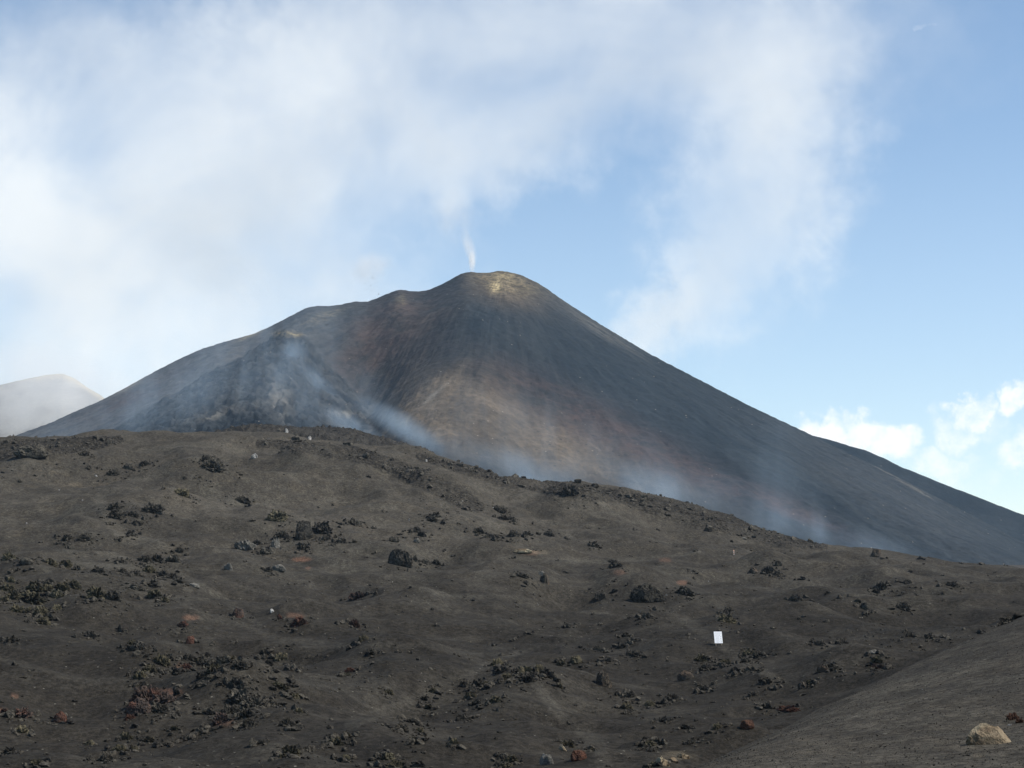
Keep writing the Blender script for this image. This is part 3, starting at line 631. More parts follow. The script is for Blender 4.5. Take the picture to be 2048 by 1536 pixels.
T8 = """540 205 64 44 o|520 185 50 20 o|530 248 70 36 d|590 222 70 34 d|630 228 30 16 d|310 290 90 46 d|285 243 84 34 o|250 262 40 20 d|412 262 70 36 o|440 272 40 26 o|200 338 96 54 bB|465 302 60 34 d|428 322 30 26 o|555 296 70 34 d|600 284 30 24 o|290 402 66 46 d|262 375 50 26 o|360 370 60 20 d|120 456 86 36 d|60 436 50 24 d|8 470 30 46 d|635 368 90 40 d|708 372 46 26 d|655 400 66 20 o|570 436 62 24 d
840 385 56 50 b|880 365 50 36 o|868 350 44 20 d|925 345 50 22 o|948 300 64 40 bB|990 272 50 44 d|1010 295 50 34 d|962 243 40 24 d|1045 278 26 20 d|1245 255 80 40 o|1250 285 70 26 k|1215 265 34 30 o|1220 320 56 22 d|1198 298 34 20 o|1065 322 44 26 d|1018 335 32 20 d|1125 266 30 30 o|1340 234 26 22 d|1504 188 34 18 d|1420 192 36 18 o|765 205 46 14 d|682 214 40 14 d|640 498 66 44 d|455 456 26 34 d|342 474 34 16 d|720 476 30 14 d|75 568 44 46 d|150 555 48 24 o|192 614 54 34 d
245 578 50 20 o|370 612 62 34 o|405 536 26 30 d|230 688 58 42 d|535 610 74 48 rB|760 520 130 26 r|810 495 50 18 r|700 545 40 18 r|655 548 40 20 d|620 570 30 14 d|180 775 90 30 t|120 795 80 24 t|70 815 60 30 d|30 690 56 36 d|10 705 40 40 d|1225 204 58 20 gB|1990 560 80 44 r|2030 580 50 34 r|1948 576 34 24 d|1880 672 248 108 tB|1968 603 26 7 w|330 692 40 16 d|420 676 34 20 d|265 470 30 24 o|840 435 50 14 o|1320 188 24 16 d|1110 325 50 14 d
885 215 30 14 o|1180 108 30 30 o|120 640 20 8 d|460 672 14 14 d|395 500 20 12 o|150 395 20 10 o|30 280 20 14 d|95 225 22 30 d|200 245 30 34 o|370 340 16 20 d|470 342 18 16 d|150 720 14 14 d|1170 230 20 10 d|990 205 24 10 o|1010 150 30 10 d|1800 100 60 12 d|1990 20 40 26 d|1760 130 30 10 o|1160 675 20 8 g|1490 408 10 6 w|1730 768 40 8 t"""
ENT = []
for txt, ox, oy, sc in ((T3, 0, 850, .3418), (T4, 0, 1180, .3418), (T5, 650, 880, .3418), (T6, 650, 1180, .3418), (T7, 1300, 1000, .3652), (T8, 1300, 1230, .3652)):
    for e in txt.replace('\n', '|').split('|'):
        p = e.split()
        if len(p) < 5: continue
        x, y, w, h = map(float, p[:4])
        ENT.append([ox + x * sc, oy + y * sc, w * sc, h * sc, p[4]])
# drop entries described twice where two enlargements overlap
keep = []
for e in sorted(ENT, key=lambda e: -e[2] * e[3]):
    if all(math.hypot(e[0] - k[0], (e[1] - k[1]) * 1.3) > .26 * (e[2] + k[2]) * (.75 if e[2] > 20 else 1) or e[4][0] in 'wrtg' and k[4][0] in 'dkob' and math.hypot(e[0] - k[0], e[1] - k[1]) > .15 * k[2] for k in keep):
        keep.append(e)
ENT = keep
print('rock entries', len(ENT))

def ground_normal(x, y, s):
    a = ground_z(x + s, y) - ground_z(x - s, y); b = ground_z(x, y + s) - ground_z(x, y - s)
    return Vector((-a / (2 * s), -b / (2 * s), 1)).normalized()

SPECIAL = {  # label, category by nearest entry to a point of the photograph
    (62, 906): ('huge rounded dark boulder just below the rough lava skyline', 'boulder'),
    (1298, 1193): ('largest dark boulder with a reddish face and black undercut', 'boulder'),
    (800, 1120): ('big round dark boulder like a dome below the patch of pale slabs', 'boulder'),
    (608, 1062): ('tall dark block with a grey face beside the broken grey outcrop', 'boulder'),
    (1987, 1475): ('big tan and cream boulder alone on the smooth gravel slope', 'boulder'),
    (1751, 1109): ('pale brown boulder perched on the ridge where the lower smoke ends', 'boulder'),
    (1205, 1361): ('stout brown boulder with a black shadowed foot, downhill from the notice board', 'boulder'),
    (1089, 1159): ('brown rock directly under a cap of pale stone in the centre of the field', 'rock'),
    (1083, 1148): ('pale grey cap stone on top of the brown rock in the centre of the field', 'stone'),
    (1095, 1522): ('rounded pale grey boulder at the bottom edge of the picture', 'boulder'),
    (1157, 1515): ('reddish brown boulder at the bottom edge beside the rounded grey one', 'boulder'),
    (1495, 1453): ('single red boulder on the lip of the smooth gravel slope', 'boulder'),
    (476, 1227): ('round red boulder beside a small black rock above the pale trail', 'boulder'),
    (379, 1282): ('small reddish boulder with a dark side above the wide lichen outcrop', 'boulder'),
    (118, 1438): ('red-topped boulder with dark foot near the lower left corner', 'boulder'),
    (544, 1223): ('smooth white stone resting on a black rock near the red outcrops', 'stone'),
    (619, 875): ('white block on the skyline at the start of the pale sand strip', 'stone'),
    (508, 913): ('pair-like broken white stone below the skyline on the upper slope', 'stone'),
    (388, 1171): ('pale flat stone on bare ash right of the long black outcrop', 'stone'),
    (555, 1137): ('pale grey slab below the broken grey outcrop', 'stone'),
    (1748, 1304): ('white-grey flat stone on the edge above the smooth gravel slope', 'stone'),
    (833, 1082): ('pale round slab lowest of the patch of pale slabs', 'stone'),
    (1785, 1115): ('pale flat stone touching the boulder on the ridge', 'stone'),
    (1464, 1083): ('small black lump above the thin orange and white marker pole', 'rock'),  # unidentified dark object, built from a rock shape
    (1488, 1077): ('thin pale flat stone at the foot of the rough lava ridge', 'stone'),
    (1373, 1353): ('squat pale brown boulder between lichen outcrops below the board', 'boulder'),
    (1046, 1104): ('low tan and rosy mound of rock in the centre of the field', 'rock'),
    (273, 1419): ('dark foot of the great red-topped outcrop at lower left', 'outcrop'),
    (290, 1398): ('great red-topped outcrop at lower left', 'outcrop'),
    (1576, 1420): ('long crest of bright red scoria along the lip of the gravel slope', 'outcrop'),
}
CNAME = {'d': 'black', 'o': 'olive-tinted', 'r': 'red', 'k': 'rusty dark', 'g': 'pale grey', 'm': 'mottled grey', 'w': 'white', 't': 'tan', 'b': 'brown'}
LAND = [((1438, 1276), 'white notice board'), ((1298, 1193), 'largest dark boulder'), ((800, 1120), 'big dome-like boulder'), ((620, 1062), 'tall broken grey block'),
        ((1987, 1475), 'big tan boulder'), ((62, 906), 'huge boulder under the lava skyline'), ((1205, 1361), 'stout brown boulder'), ((1089, 1155), 'pale-capped rock'),
        ((476, 1227), 'round red boulder'), ((290, 1400), 'great red-topped outcrop'), ((118, 1438), 'red-topped boulder'), ((1467, 1103), 'marker pole'),
        ((1751, 1109), 'boulder on the ridge'), ((544, 1223), 'smooth white stone'), ((1095, 1522), 'grey boulder at the bottom edge'), ((604, 1119), 'patch of red ash'),
        ((619, 875), 'white block on the skyline'), ((255, 1093), 'dusty hollow'), ((1495, 1453), 'red boulder on the gravel lip'), ((388, 1171), 'pale flat stone'),
        ((833, 1065), 'patch of pale slabs'), ((508, 913), 'broken white stone'), ((990, 1020), 'black rock below the lava tongue'), ((379, 1282), 'small reddish boulder')]
DIRS = ['right of', 'below and right of', 'below', 'below and left of', 'left of', 'above and left of', 'above', 'above and right of']
used = {}
ORD = ['closest', 'second', 'third', 'fourth', 'fifth', 'sixth', 'seventh', 'eighth', 'ninth', 'tenth', 'eleventh', 'twelfth', 'thirteenth', 'fourteenth', 'fifteenth', 'sixteenth']

def placed(e, sub_i):
    u, v, w, h, k = e
    c = cast(u, min(v + h * .32, 1560))
    if c is None: return None
    return c
INDIV = 290
ENT.sort(key=lambda e: -(e[2] * e[3]))
places = []
for i, e in enumerate(ENT):
    c = placed(e, i)
    if c is not None: places.append((e, c))
indiv, small = places[:INDIV], places[INDIV:]
for (e, c) in list(small):              # every labelled special one stays an individual
    if any(math.hypot(e[0] - q[0], e[1] - q[1]) < 6 for q in SPECIAL) or e[4][0] in 'w':
        small.remove((e, c)); indiv.append((e, c))
todo = []
taken = set()
for (q, (lab, cat)) in SPECIAL.items():
    j = min((j for j in range(len(indiv)) if j not in taken), key=lambda j: math.hypot(indiv[j][0][0] - q[0], indiv[j][0][1] - q[1]))
    if math.hypot(indiv[j][0][0] - q[0], indiv[j][0][1] - q[1]) < 26:
        taken.add(j); todo.append((j, lab, cat))
labelled = {j: (lab, cat) for j, lab, cat in todo}
rows = []
for j, (e, c) in enumerate(indiv):
    if j in labelled: continue
    u, v, w, h, k = e
    (lu, lv), ln = min(LAND, key=lambda L: math.hypot(L[0][0] - u, (L[0][1] - v) * 1.3))
    dist = math.hypot(lu - u, lv - v)
    dr = DIRS[int(round(math.degrees(math.atan2(v - lv, u - lu)) / 45)) % 8]
    size = 'large' if w > 42 else 'middling' if w > 24 else 'small'
    shape = 'boulder' if k.endswith('B') and w > 18 else 'outcrop' if w > 22 and k[0] in 'dokmr' else 'stone' if k[0] in 'gwt' else 'rock'
    rows.append([j, CNAME[k[0]], shape, size, dr, ln, dist])
bucket = {}
for r_ in rows: bucket.setdefault(tuple(r_[1:6]), []).append(r_)
for key, b in bucket.items():
    b.sort(key=lambda r_: r_[6])
    for n, r_ in enumerate(b):
        _, cn, sh, sz, dr, ln, _d = r_
        if len(b) == 1: lab = f'{sz} {cn} {sh} {dr} the {ln}'
        elif n == 0: lab = f'{sz} {cn} {sh} {dr} the {ln}'
        else: lab = f'{ORD[n]} {sz} {cn} {sh} {dr} the {ln}'
        labelled[r_[0]] = (lab, sh)

for j, (e, c) in enumerate(indiv):
    u, v, w, h, k = e
    lab, cat = labelled[j]
    wm = w * c[3] / FPX; hm = h * c[3] / FPX
    shape = 'boulder' if k.endswith('B') else 'crag' if w > 17 and k[0] in 'dokmr' else 'lump'
    me = rock_mesh(shape, k[0], j % 7 if shape == 'crag' else j % 9 if shape == 'lump' else j % 5)
    big_tan = math.hypot(u - 1987, v - 1475) < 8
    if big_tan: me = wedge_mesh()
    name = {'boulder': 'boulder', 'crag': 'lava_outcrop', 'lump': 'lava_rock' if k[0] in 'dokmr' else 'stone'}[shape]
    if cat == 'boulder': name = 'boulder'
    o = bpy.data.objects.new(name, me); COL.objects.link(o)
    depth = min(wm * random.uniform(.6, .9), max(hm * 2.4, wm * .4))
    n = ground_normal(c[0], c[1], max(1.0, wm * .5))
    tilt = .75 if shape == 'crag' else .35
    n = (n * tilt + Vector((0, 0, 1)) * (1 - tilt)).normalized()
    rot = Vector((0, 0, 1)).rotation_difference(n).to_matrix()
    spin = (random.uniform(-.5, .5) + (math.pi if random.random() < .5 else 0)) if shape != 'lump' or w > h * 1.8 else random.uniform(0, 6.28)
    if big_tan: spin = .12
    # part of the drawn height comes from the depth of the patch on the slope
    slope = math.hypot(n.x, n.y) * .8 + .03
    zs = max(hm - depth * slope, hm * (.85 if shape == 'crag' else .8)) * (1.35 if shape == 'crag' else 1.2)
    cy = c[1] + depth * .30
    zs = min(zs, wm * (.52 if shape == 'crag' else 1.05 if h > w else .85))
    o.matrix_world = Matrix.Translation((c[0], cy, ground_z(c[0], cy) - zs * (.02 if shape == 'crag' else .12))) @ (rot @ Matrix.Rotation(spin, 3, 'Z')).to_4x4() @ Matrix.Diagonal((wm / 2 * (1.16 if shape == 'crag' else 1.06), depth / 2 * (1.12 if shape == 'crag' else 1), zs, 1))
    o['label'] = lab; o['category'] = cat
    if shape != 'boulder': o['group'] = {'crag': 'jagged lava outcrops on the ash field', 'lump': 'loose rocks on the ash field'}[shape]
print('individual rocks', len(indiv), 'small', len(small))

# ------------------------------------------------------------------ the rest of the small stones: one object each, nobody could count them
def stones(name, pos, size, mat, label, seed, flat=1.05, sub=1):
    rg = np.random.default_rng(seed)
    n = len(pos); B, F = ico(sub); nb = len(B)
    pos = np.asarray(pos, float); size = np.asarray(size, float)
    shapes = []
    for q in range(16):
        S = B * (1 + .33 * pn3(B * 1.7 + q * 3.1)[:, None] + .25 * rg.uniform(-1, 1, (nb, 1)))
        for _ in range(6):
            a_ = rg.normal(size=3); a_ /= np.linalg.norm(a_); h_ = rg.uniform(.35, .7)
            S = S - np.outer(np.clip(S @ a_ - h_, 0, None) * .9, a_)
        shapes.append(S)
    shapes = np.array(shapes)[rg.integers(0, 16, n)]
    a = rg.uniform(0, 6.28, n); ca, sa_ = np.cos(a), np.sin(a)
    asp = rg.uniform(.6, 1.25, (n, 1)); hgt = rg.uniform(.5, 1.1, (n, 1)) * flat
    x = shapes[:, :, 0] * asp; y = shapes[:, :, 1]; z = shapes[:, :, 2] * hgt
    Vx = (x * ca[:, None] - y * sa_[:, None]) * size[:, None] + pos[:, 0:1]
    Vy = (x * sa_[:, None] + y * ca[:, None]) * size[:, None] + pos[:, 1:2]
    Vz = (z + .15) * size[:, None] + pos[:, 2:3]
    V = np.stack([Vx, Vy, Vz], -1).reshape(-1, 3)
    FF = (F[None] + (np.arange(n) * nb)[:, None, None]).reshape(-1, 3)
    o = bpy.data.objects.new(name, tri_mesh(name, V, FF, mat)); COL.objects.link(o)
    o['kind'] = 'stuff'; o['label'] = label
    return o

def gz_many(x, y):
    a = np.arctan2(x, y); r = np.hypot(x, y)
    i = np.clip(np.searchsorted(AZ, a) - 1, 0, len(AZ) - 2); j = np.clip(np.searchsorted(R, r) - 1, 0, len(R) - 2)
    f = (a - AZ[i]) / (AZ[i+1] - AZ[i]); g = (r - R[j]) / (R[j+1] - R[j])
    return (Z[i, j] * (1-f) + Z[i+1, j] * f) * (1-g) + (Z[i, j+1] * (1-f) + Z[i+1, j+1] * f) * g, i, j

P_, S_ = [], []
for e, c in small:
    wm = e[2] * c[3] / FPX; hm = e[3] * c[3] / FPX
    for q in range(3):
        P_.append((c[0] + random.uniform(-.35, .35) * wm, c[1] + random.uniform(-.3, .3) * wm, 0)); S_.append(max(.32 * wm, .3 * hm) * random.uniform(.5, 1.))
for e, c in indiv:                     # fragments around the outcrops
    if e[4][0] in 'dokm' and e[2] > 12:
        wm = e[2] * c[3] / FPX
        for q in range(int(6 + e[2] * .45)):
            a = random.uniform(0, 6.28); rr_ = wm * random.uniform(.4, 1.15)
            P_.append((c[0] + rr_ * math.cos(a), c[1] + rr_ * math.sin(a) * 1.5, 0)); S_.append(random.uniform(.07, .20) * (1 if random.random() < .75 else 2.2) * (.6 + c[3] / 420))
P_ = np.array(P_); S_ = np.array(S_)
P_[:, 2] = gz_many(P_[:, 0], P_[:, 1])[0]
stones('scattered_rocks', P_, S_, MR['d'], 'small dark rocks scattered around the outcrops', 5, sub=2)

# field grit, denser where noise says so
n = 60000
a = RNG.uniform(-hf - .03, hf + .03, n); r = 95 * (470 / 95) ** RNG.uniform(0, 1, n) ** .85
x, y = r * np.sin(a), r * np.cos(a); z, i, j = gz_many(x, y)
den = .035 + 1.9 * np.clip(fbm2(x, y, 26, 3, off=12.) - .12, 0, 1)
ok = (RNG.uniform(0, 1, n) < den) & (spur[i, j] < .2) & (dust[i, j] < .2)
x, y, z, r = x[ok], y[ok], z[ok], r[ok]
s = .03 + .050 * RNG.pareto(2.3, len(x)).clip(0, 4.); s *= (.6 + r / 330)
stones('scattered_rocks', np.stack([x, y, z], 1), s, MR['d'], 'fine dark clinker grit strewn over the ash field', 6)
# rubble on the rough lava bands
n = 60000
a = RNG.uniform(-hf - .03, hf + .03, n); r = RNG.uniform(300, 900, n)
x, y = r * np.sin(a), r * np.cos(a); z, i, j = gz_many(x, y)
ok = RNG.uniform(0, 1, n) < clink[i, j] * np.where(r > 560, .25, 1.)
x, y, z, r = x[ok], y[ok], z[ok], r[ok]
stones('lava_rubble', np.stack([x, y, z], 1), .16 + .30 * RNG.pareto(2.8, len(x)).clip(0, 3.5), MR['d'], 'rough clinker rubble covering the lava ridge and tongue', 8, flat=.95)
# gravel of the near slope
n = 90000
a = RNG.uniform(-.12, hf + .05, n); r = 30 * (125 / 30) ** RNG.uniform(0, 1, n)
x, y = r * np.sin(a), r * np.cos(a); z, i, j = gz_many(x, y)
ok = (r < edge_r[i, 0] + 3)
x, y, z = x[ok], y[ok], z[ok]
s = .008 + .007 * RNG.pareto(2.6, len(x)).clip(0, 3.5)
stones('gravel', np.stack([x, y, z], 1), s, MR['d'], 'fine dark gravel on the smooth near slope', 9)

# ------------------------------------------------------------------ notice board, marker pole, thrown fragments
def thing(name, label, cat, loc, rot=(0, 0, 0), group=None):
    o = bpy.data.objects.new(name, None); COL.objects.link(o); o.location = loc; o.rotation_euler = rot
    o['label'] = label; o['category'] = cat
    if group: o['group'] = group
    return o
import bmesh
def boxes(name, items, mat, parent, bevel=.004):
    bm = bmesh.new()
    for (cx, cy, cz, sx, sy, sz, rx) in items:
        M = Matrix.Translation((cx, cy, cz)) @ Matrix.Rotation(rx, 4, 'X') @ Matrix.Diagonal((sx, sy, sz, 1))
        bmesh.ops.create_cube(bm, size=1, matrix=M)
    if bevel: bmesh.ops.bevel(bm, geom=bm.edges[:], offset=bevel, segments=1, affect='EDGES')
    me = bpy.data.meshes.new(name); bm.to_mesh(me); bm.free(); me.materials.append(mat)
    o = bpy.data.objects.new(name, me); COL.objects.link(o); o.parent = parent
    return o
def tube(name, p0, p1, r0, r1, mat, parent, seg=14):
    bm = bmesh.new(); d_ = Vector(p1) - Vector(p0)
    M = Matrix.Translation((Vector(p0) + Vector(p1)) / 2) @ Vector((0, 0, 1)).rotation_difference(d_).to_matrix().to_4x4()
    bmesh.ops.create_cone(bm, cap_ends=True, segments=seg, radius1=r0, radius2=r1, depth=d_.length, matrix=M)
    me = bpy.data.meshes.new(name); bm.to_mesh(me); bm.free(); me.materials.append(mat)
    for p in me.polygons: p.use_smooth = len(p.vertices) == 4
    o = bpy.data.objects.new(name, me); COL.objects.link(o); o.parent = parent
    return o
M_WHITE = plain_material('white_sheet', (.90, .90, .89), .35, .5)
M_PRINT = plain_material('grey_print', (.60, .59, .57), .7)
M_PICT = plain_material('dark_print', (.16, .16, .18), .7)
M_WOOD = plain_material('pale_wood', (.62, .47, .30), .7)
M_POLEW = plain_material('pole_white', (.75, .70, .64), .5)
M_POLEO = plain_material('pole_orange', (.62, .24, .09), .5)
c = cast(1438, 1291)
k = c[3] / FPX
BW, BH = 16.2 * k, 24.0 * k
sg = thing('notice_board', 'white printed notice board on short wooden legs standing on dark ash', 'sign', (c[0], c[1], ground_z(c[0], c[1]) - .02), (0, 0, math.radians(8)))
TL = math.radians(-20)
def onface(x, h, out=0):
    """point on the leaning face: x across, h up along the face from the ground, out in front"""
    return (x, h * math.sin(-TL) - out * math.cos(TL), h * math.cos(TL) + out * math.sin(-TL) * 1)
h0 = 5.0 * k
pc = onface(0, h0 + BH / 2)
board = boxes('panel', [(pc[0], pc[1], pc[2], BW, .03, BH, TL)], M_WHITE, sg)
def prints(name, rows_, mat, th):
    its = []
    for (fx, fy, fw, fh) in rows_:
        q = onface((fx - .5) * BW, h0 + BH * (1 - fy), .0185)
        its.append((q[0], q[1], q[2], fw * BW, .006, fh * BH, TL))
    return boxes(name, its, mat, board, 0)
rows_ = []
rs = random.Random(3)
for fy, x0_, x1_ in ((.085, .12, .90), (.175, .13, .92), (.245, .18, .86), (.33, .10, .92), (.37, .55, .78)):
    x_ = x0_
    while x_ < x1_:
        w_ = rs.uniform(.05, .11); rows_.append((x_ + w_ / 2, fy, w_, .016)); x_ += w_ + rs.uniform(.02, .05)
for q in range(4):
    for z_ in range(3):
        rows_.append((.12 + .28, .45 + q * .14 + z_ * .03 - .01, .5 - .12 * z_, .007))
prints('text_lines', rows_, M_PRINT, 0)
pi = []
for q, fy in enumerate((.45, .59, .73, .88)):
    pi += [(.82, fy, .10, .018), (.82, fy - .022, .045, .018)] + ([(.82, fy + .02, .06, .014)] if q in (1, 3) else [])
prints('pictograms', pi, M_PICT, 0)
for sx in (-.36, .36):
    a_ = onface(sx * BW, -.12); b_ = onface(sx * BW, h0 + BH * .9, -.05); a2 = onface(sx * BW, -.12, -.05)
    tube('leg', a2, b_, .035, .03, M_WOOD, sg)
    tube('rear_brace', (sx * BW, b_[1] + .45, -.1), (sx * BW, onface(0, h0 + BH * .6)[1] + .06, onface(0, h0 + BH * .6)[2]), .028, .024, M_WOOD, sg)

c = cast(1467.5, 1110); k = c[3] / FPX; PH = 9.8 * k
pl = thing('marker_pole', 'thin orange and white banded marker pole upright in the ash', 'pole', (c[0], c[1], ground_z(c[0], c[1]) - .1))
pw = 1.7 * k / 2
tube('shaft', (0, 0, 0), (0, 0, PH + .1), pw, pw * .85, M_POLEO, pl)
for q in range(3):
    z_ = .1 + PH * (.06 + .32 * q)
    tube('band', (0, 0, z_), (0, 0, z_ + PH * .17), pw * 1.04, pw * 1.03, M_POLEW, pl)

for q, (u, v, s) in enumerate([(746, 556, 1.6), (757, 588, 1.5), (731, 567, 1.0), (741.5, 571, 1.1), (736, 576, .9), (734, 579, .9), (742, 582, .9), (736.5, 540, .8)]):
    a_, te = ray(u, v); rr_ = 1990 + 6 * q
    o = bpy.data.objects.new('lava_fragment', rock_mesh('lump', 'd', q)); COL.objects.link(o)
    o.location = (rr_ * math.sin(a_), rr_ * math.cos(a_), rr_ * te); o.scale = (s * .36, s * .36, s * .4); o.rotation_euler = (q, q * 2, q)
    o['label'] = 'tiny dark lava fragment thrown into the air above the crater rim'; o['category'] = 'lava fragment'; o['group'] = 'lava fragments in the air above the crater rim'

# ------------------------------------------------------------------ smoke
def smoke_material(name, col, dens, nscale, lo, hi, stretch=(1, 1, 1), power=1.0, step=1.0, aniso=0.):
    m, t, out = new_mat(name)
    p = t.new('ShaderNodeTexCoord').outputs['Object']
    P = t.new('ShaderNodeNewGeometry').outputs['Position']
    r2 = t.vmath('DOT_PRODUCT', p, p)
    q = t.math('MAXIMUM', t.math('SUBTRACT', 1., r2), 0.)
    q = t.math('POWER', q, power)
    vv = t.vmath('MULTIPLY', P, stretch)
    nz = t.noise(vv, nscale, 5, .6, .6)
    w = t.ramp(nz, lo, hi)
    den = t.math('MULTIPLY', t.math('MULTIPLY', q, w), t.math('MULTIPLY', dens, t.attr_obj('strength') if hasattr(t, 'attr_obj') else 1.))
    v = t.new('ShaderNodeVolumePrincipled')
    v.inputs['Color'].default_value = (*col, 1); v.inputs['Anisotropy'].default_value = aniso
    t.L.new(den, v.inputs['Density']); t.L.new(v.outputs[0], out.inputs['Volume'])
    v.inputs['Density Attribute'].default_value = ''
    m.cycles.volume_step_rate = step
    return m
def attr_obj(self, name):
    n = self.new('ShaderNodeAttribute', attribute_type='OBJECT'); n.attribute_name = name
    return n.outputs['Fac']
NT.attr_obj = attr_obj
M_PLUME = smoke_material('pale_plume', (1., 1., .985), .0020, .0034, .30, .72, (1, .6, 1), 1.4, .5)
M_BASE = smoke_material('blue_smoke', (.66, .84, 1.0), .0056, .030, .37, .76, (1.3, .6, .34), 1.3, .5)
M_WISP = smoke_material('white_fume', (.98, .98, .97), .030, .05, .33, .60, (1, 1, .7), 1.2, .8)
_sm = {}
def puff(name, label, u, v, w, h, rr_, mat, strength=1., ang=0., depth=None, group=None):
    """ellipsoid of smoke centred behind a point; w, h half sizes in photograph pixels at distance rr_"""
    if mat.name not in _sm:
        V, F = ico(3); me = tri_mesh(name, V * 1.02, F, mat, True); _sm[mat.name] = me
    a_, te = ray(u, v); k_ = rr_ / FPX
    o = bpy.data.objects.new(name, _sm[mat.name]); COL.objects.link(o)
    o.location = (rr_ * math.sin(a_), rr_ * math.cos(a_), rr_ * te)
    o.scale = (w * k_, depth or min(w, h) * k_ * 1.3, h * k_); o.rotation_euler = (0, math.radians(ang), 0)
    o['strength'] = strength; o['kind'] = 'stuff'; o['label'] = label
    if group: o['group'] = group
    return o
RP = 3700
G1 = 'gas plume drifting behind the cone'
for q, (u, v, w, h, ang, s) in enumerate([
    (40, 560, 210, 300, 0, .9), (330, 520, 330, 230, 0, 1.1), (430, 300, 360, 230, -25, 1.0), (250, 120, 360, 190, 0, .7), (520, 440, 220, 220, 40, .9),
    (720, 260, 330, 200, -20, .9), (950, 170, 360, 170, -12, .9), (1250, 90, 400, 170, 0, 1.), (1560, 130, 260, 200, 0, .9), (1000, 300, 280, 110, -25, .8),
    (1330, 620, 190, 85, -30, .55), (1450, 520, 190, 120, -52, .6), (1570, 370, 170, 200, -70, .6), (1600, 230, 170, 170, 0, .7), (780, 60, 360, 110, 0, .5), (640, 560, 200, 130, 0, .5)]):
    puff('smoke', f'pale gas plume in the sky, {["cloud bank", "bright mass", "upper mass", "top veil", "core", "middle veil", "arching band", "upper band", "far arm top", "lower fringe", "low arm above the right flank", "curved arm", "tall arm", "arm crest", "thin top veil", "haze over the rim"][q]}', u, v, w, h, RP + 40 * q, M_PLUME, s, ang, 260, G1)
G2 = 'bluish smoke rising from the lava'
for q, (u, v, w, h, ang, rr_, s, dp) in enumerate([
    (588, 712, 36, 46, 60, 1740, 1.9, 36), (640, 770, 76, 22, 46, 1690, 1.8, 40), (640, 790, 190, 110, 20, 1500, .75, 100), (700, 850, 110, 24, 28, 1400, 1.2, 80),
    (830, 866, 170, 30, 28, 1000, 1.3, 90), (1000, 925, 210, 42, 18, 900, 1.1, 90), (1230, 975, 260, 60, 14, 860, .9, 90), (1064, 960, 56, 14, 6, 560, 2.0, 25), (1440, 1010, 280, 66, 18, 780, 1.1, 80),
    (1580, 1000, 130, 74, 50, 740, .55, 60), (1700, 1080, 170, 40, 20, 700, 1.5, 70), (1520, 900, 110, 130, 20, 800, .28, 80), (1120, 890, 380, 100, 20, 1250, .36, 120),
    (450, 735, 340, 110, -22, 1450, .85, 130), (1300, 860, 320, 150, 28, 1250, .05, 120), (250, 830, 330, 60, -20, 1500, .35, 120)]):
    puff('smoke', f'bluish smoke over the {["upper vent", "narrow lava channel", "dark lava fan", "foot of the lava fan", "gully mouth", "lava front below the brown slope", "foot of the brown slope", "lava crest notch", "foot of the dark flank", "rising column on the dark flank", "lava front end", "upper dark flank", "brown slope", "left flank", "dark right flank", "lower left flank"][q]}', u, v, w, h, rr_, M_BASE, s, ang, dp, G2)
G3 = 'white fumes at the crater rim'
for q, (u, v, w, h, ang, s) in enumerate([(944, 524, 8, 26, 0, 2.5), (937, 490, 14, 44, -18, 1.1), (908, 430, 50, 84, -30, .40), (738, 536, 42, 36, -20, .9), (748, 580, 16, 26, 0, .2), (770, 525, 30, 20, 0, .25)]):
    puff('smoke', f'white fume puff, {["jet rising from the summit notch", "middle of the summit fume", "fading top of the summit fume", "round puff above the left rim", "thin foot of the round puff", "right fringe of the round puff"][q]}', u, v, w, h, 2040, M_WISP, s, ang, 30, G3)
puff('smoke', 'pale smoke veiling the distant crater at the left edge', 10, 790, 270, 120, 2900, M_PLUME, 4.6, 0, 240, G1)

# ------------------------------------------------------------------ air
m, t, out = new_mat('air')
v = t.new('ShaderNodeVolumePrincipled'); v.inputs['Color'].default_value = (.56, .76, 1, 1)
v.inputs['Density'].default_value = .00004; v.inputs['Density Attribute'].default_value = ''; v.inputs['Anisotropy'].default_value = .2
t.L.new(v.outputs[0], out.inputs['Volume'])
bm = bmesh.new()
zb = float(Z[:, R < 3300].min()) - 300
bmesh.ops.create_cube(bm, size=1, matrix=Matrix.Translation((0, 1600, (420 + zb) / 2)) @ Matrix.Diagonal((9000, 3900, 420 - zb, 1)))
me = bpy.data.meshes.new('haze'); bm.to_mesh(me); bm.free(); me.materials.append(m)
HZ = bpy.data.objects.new('haze', me); COL.objects.link(HZ); HZ['kind'] = 'stuff'; HZ['label'] = 'thin bluish air haze over the slopes'

# ------------------------------------------------------------------ sky and sun
SUN_EL, SUN_AZ = math.radians(50), math.radians(96)      # azimuth clockwise from the view direction (+Y)
sd = Vector((math.sin(SUN_AZ) * math.cos(SUN_EL), math.cos(SUN_AZ) * math.cos(SUN_EL), math.sin(SUN_EL)))
w = bpy.data.worlds.new('World'); SC.world = w; w.use_nodes = True
w.node_tree.nodes.clear(); t = NT(w.node_tree)
sky = t.new('ShaderNodeTexSky', sky_type='NISHITA'); sky.sun_disc = False
sky.sun_elevation = SUN_EL; sky.sun_rotation = SUN_AZ; sky.altitude = 2900; sky.air_density = 1.0; sky.dust_density = 1.2; sky.ozone_density = 1.0
D = t.new('ShaderNodeTexCoord').outputs['Generated']
sp = t.new('ShaderNodeSeparateXYZ'); t.L.new(D, sp.inputs[0])
yy = t.math('MAXIMUM', sp.outputs[1], .05)
gx = t.math('DIVIDE', sp.outputs[0], yy); gz = t.math('DIVIDE', sp.outputs[2], yy)
cm = t.new('ShaderNodeCombineXYZ'); t.L.new(gx, cm.inputs[0]); t.L.new(gz, cm.inputs[1]); G = cm.outputs[0]
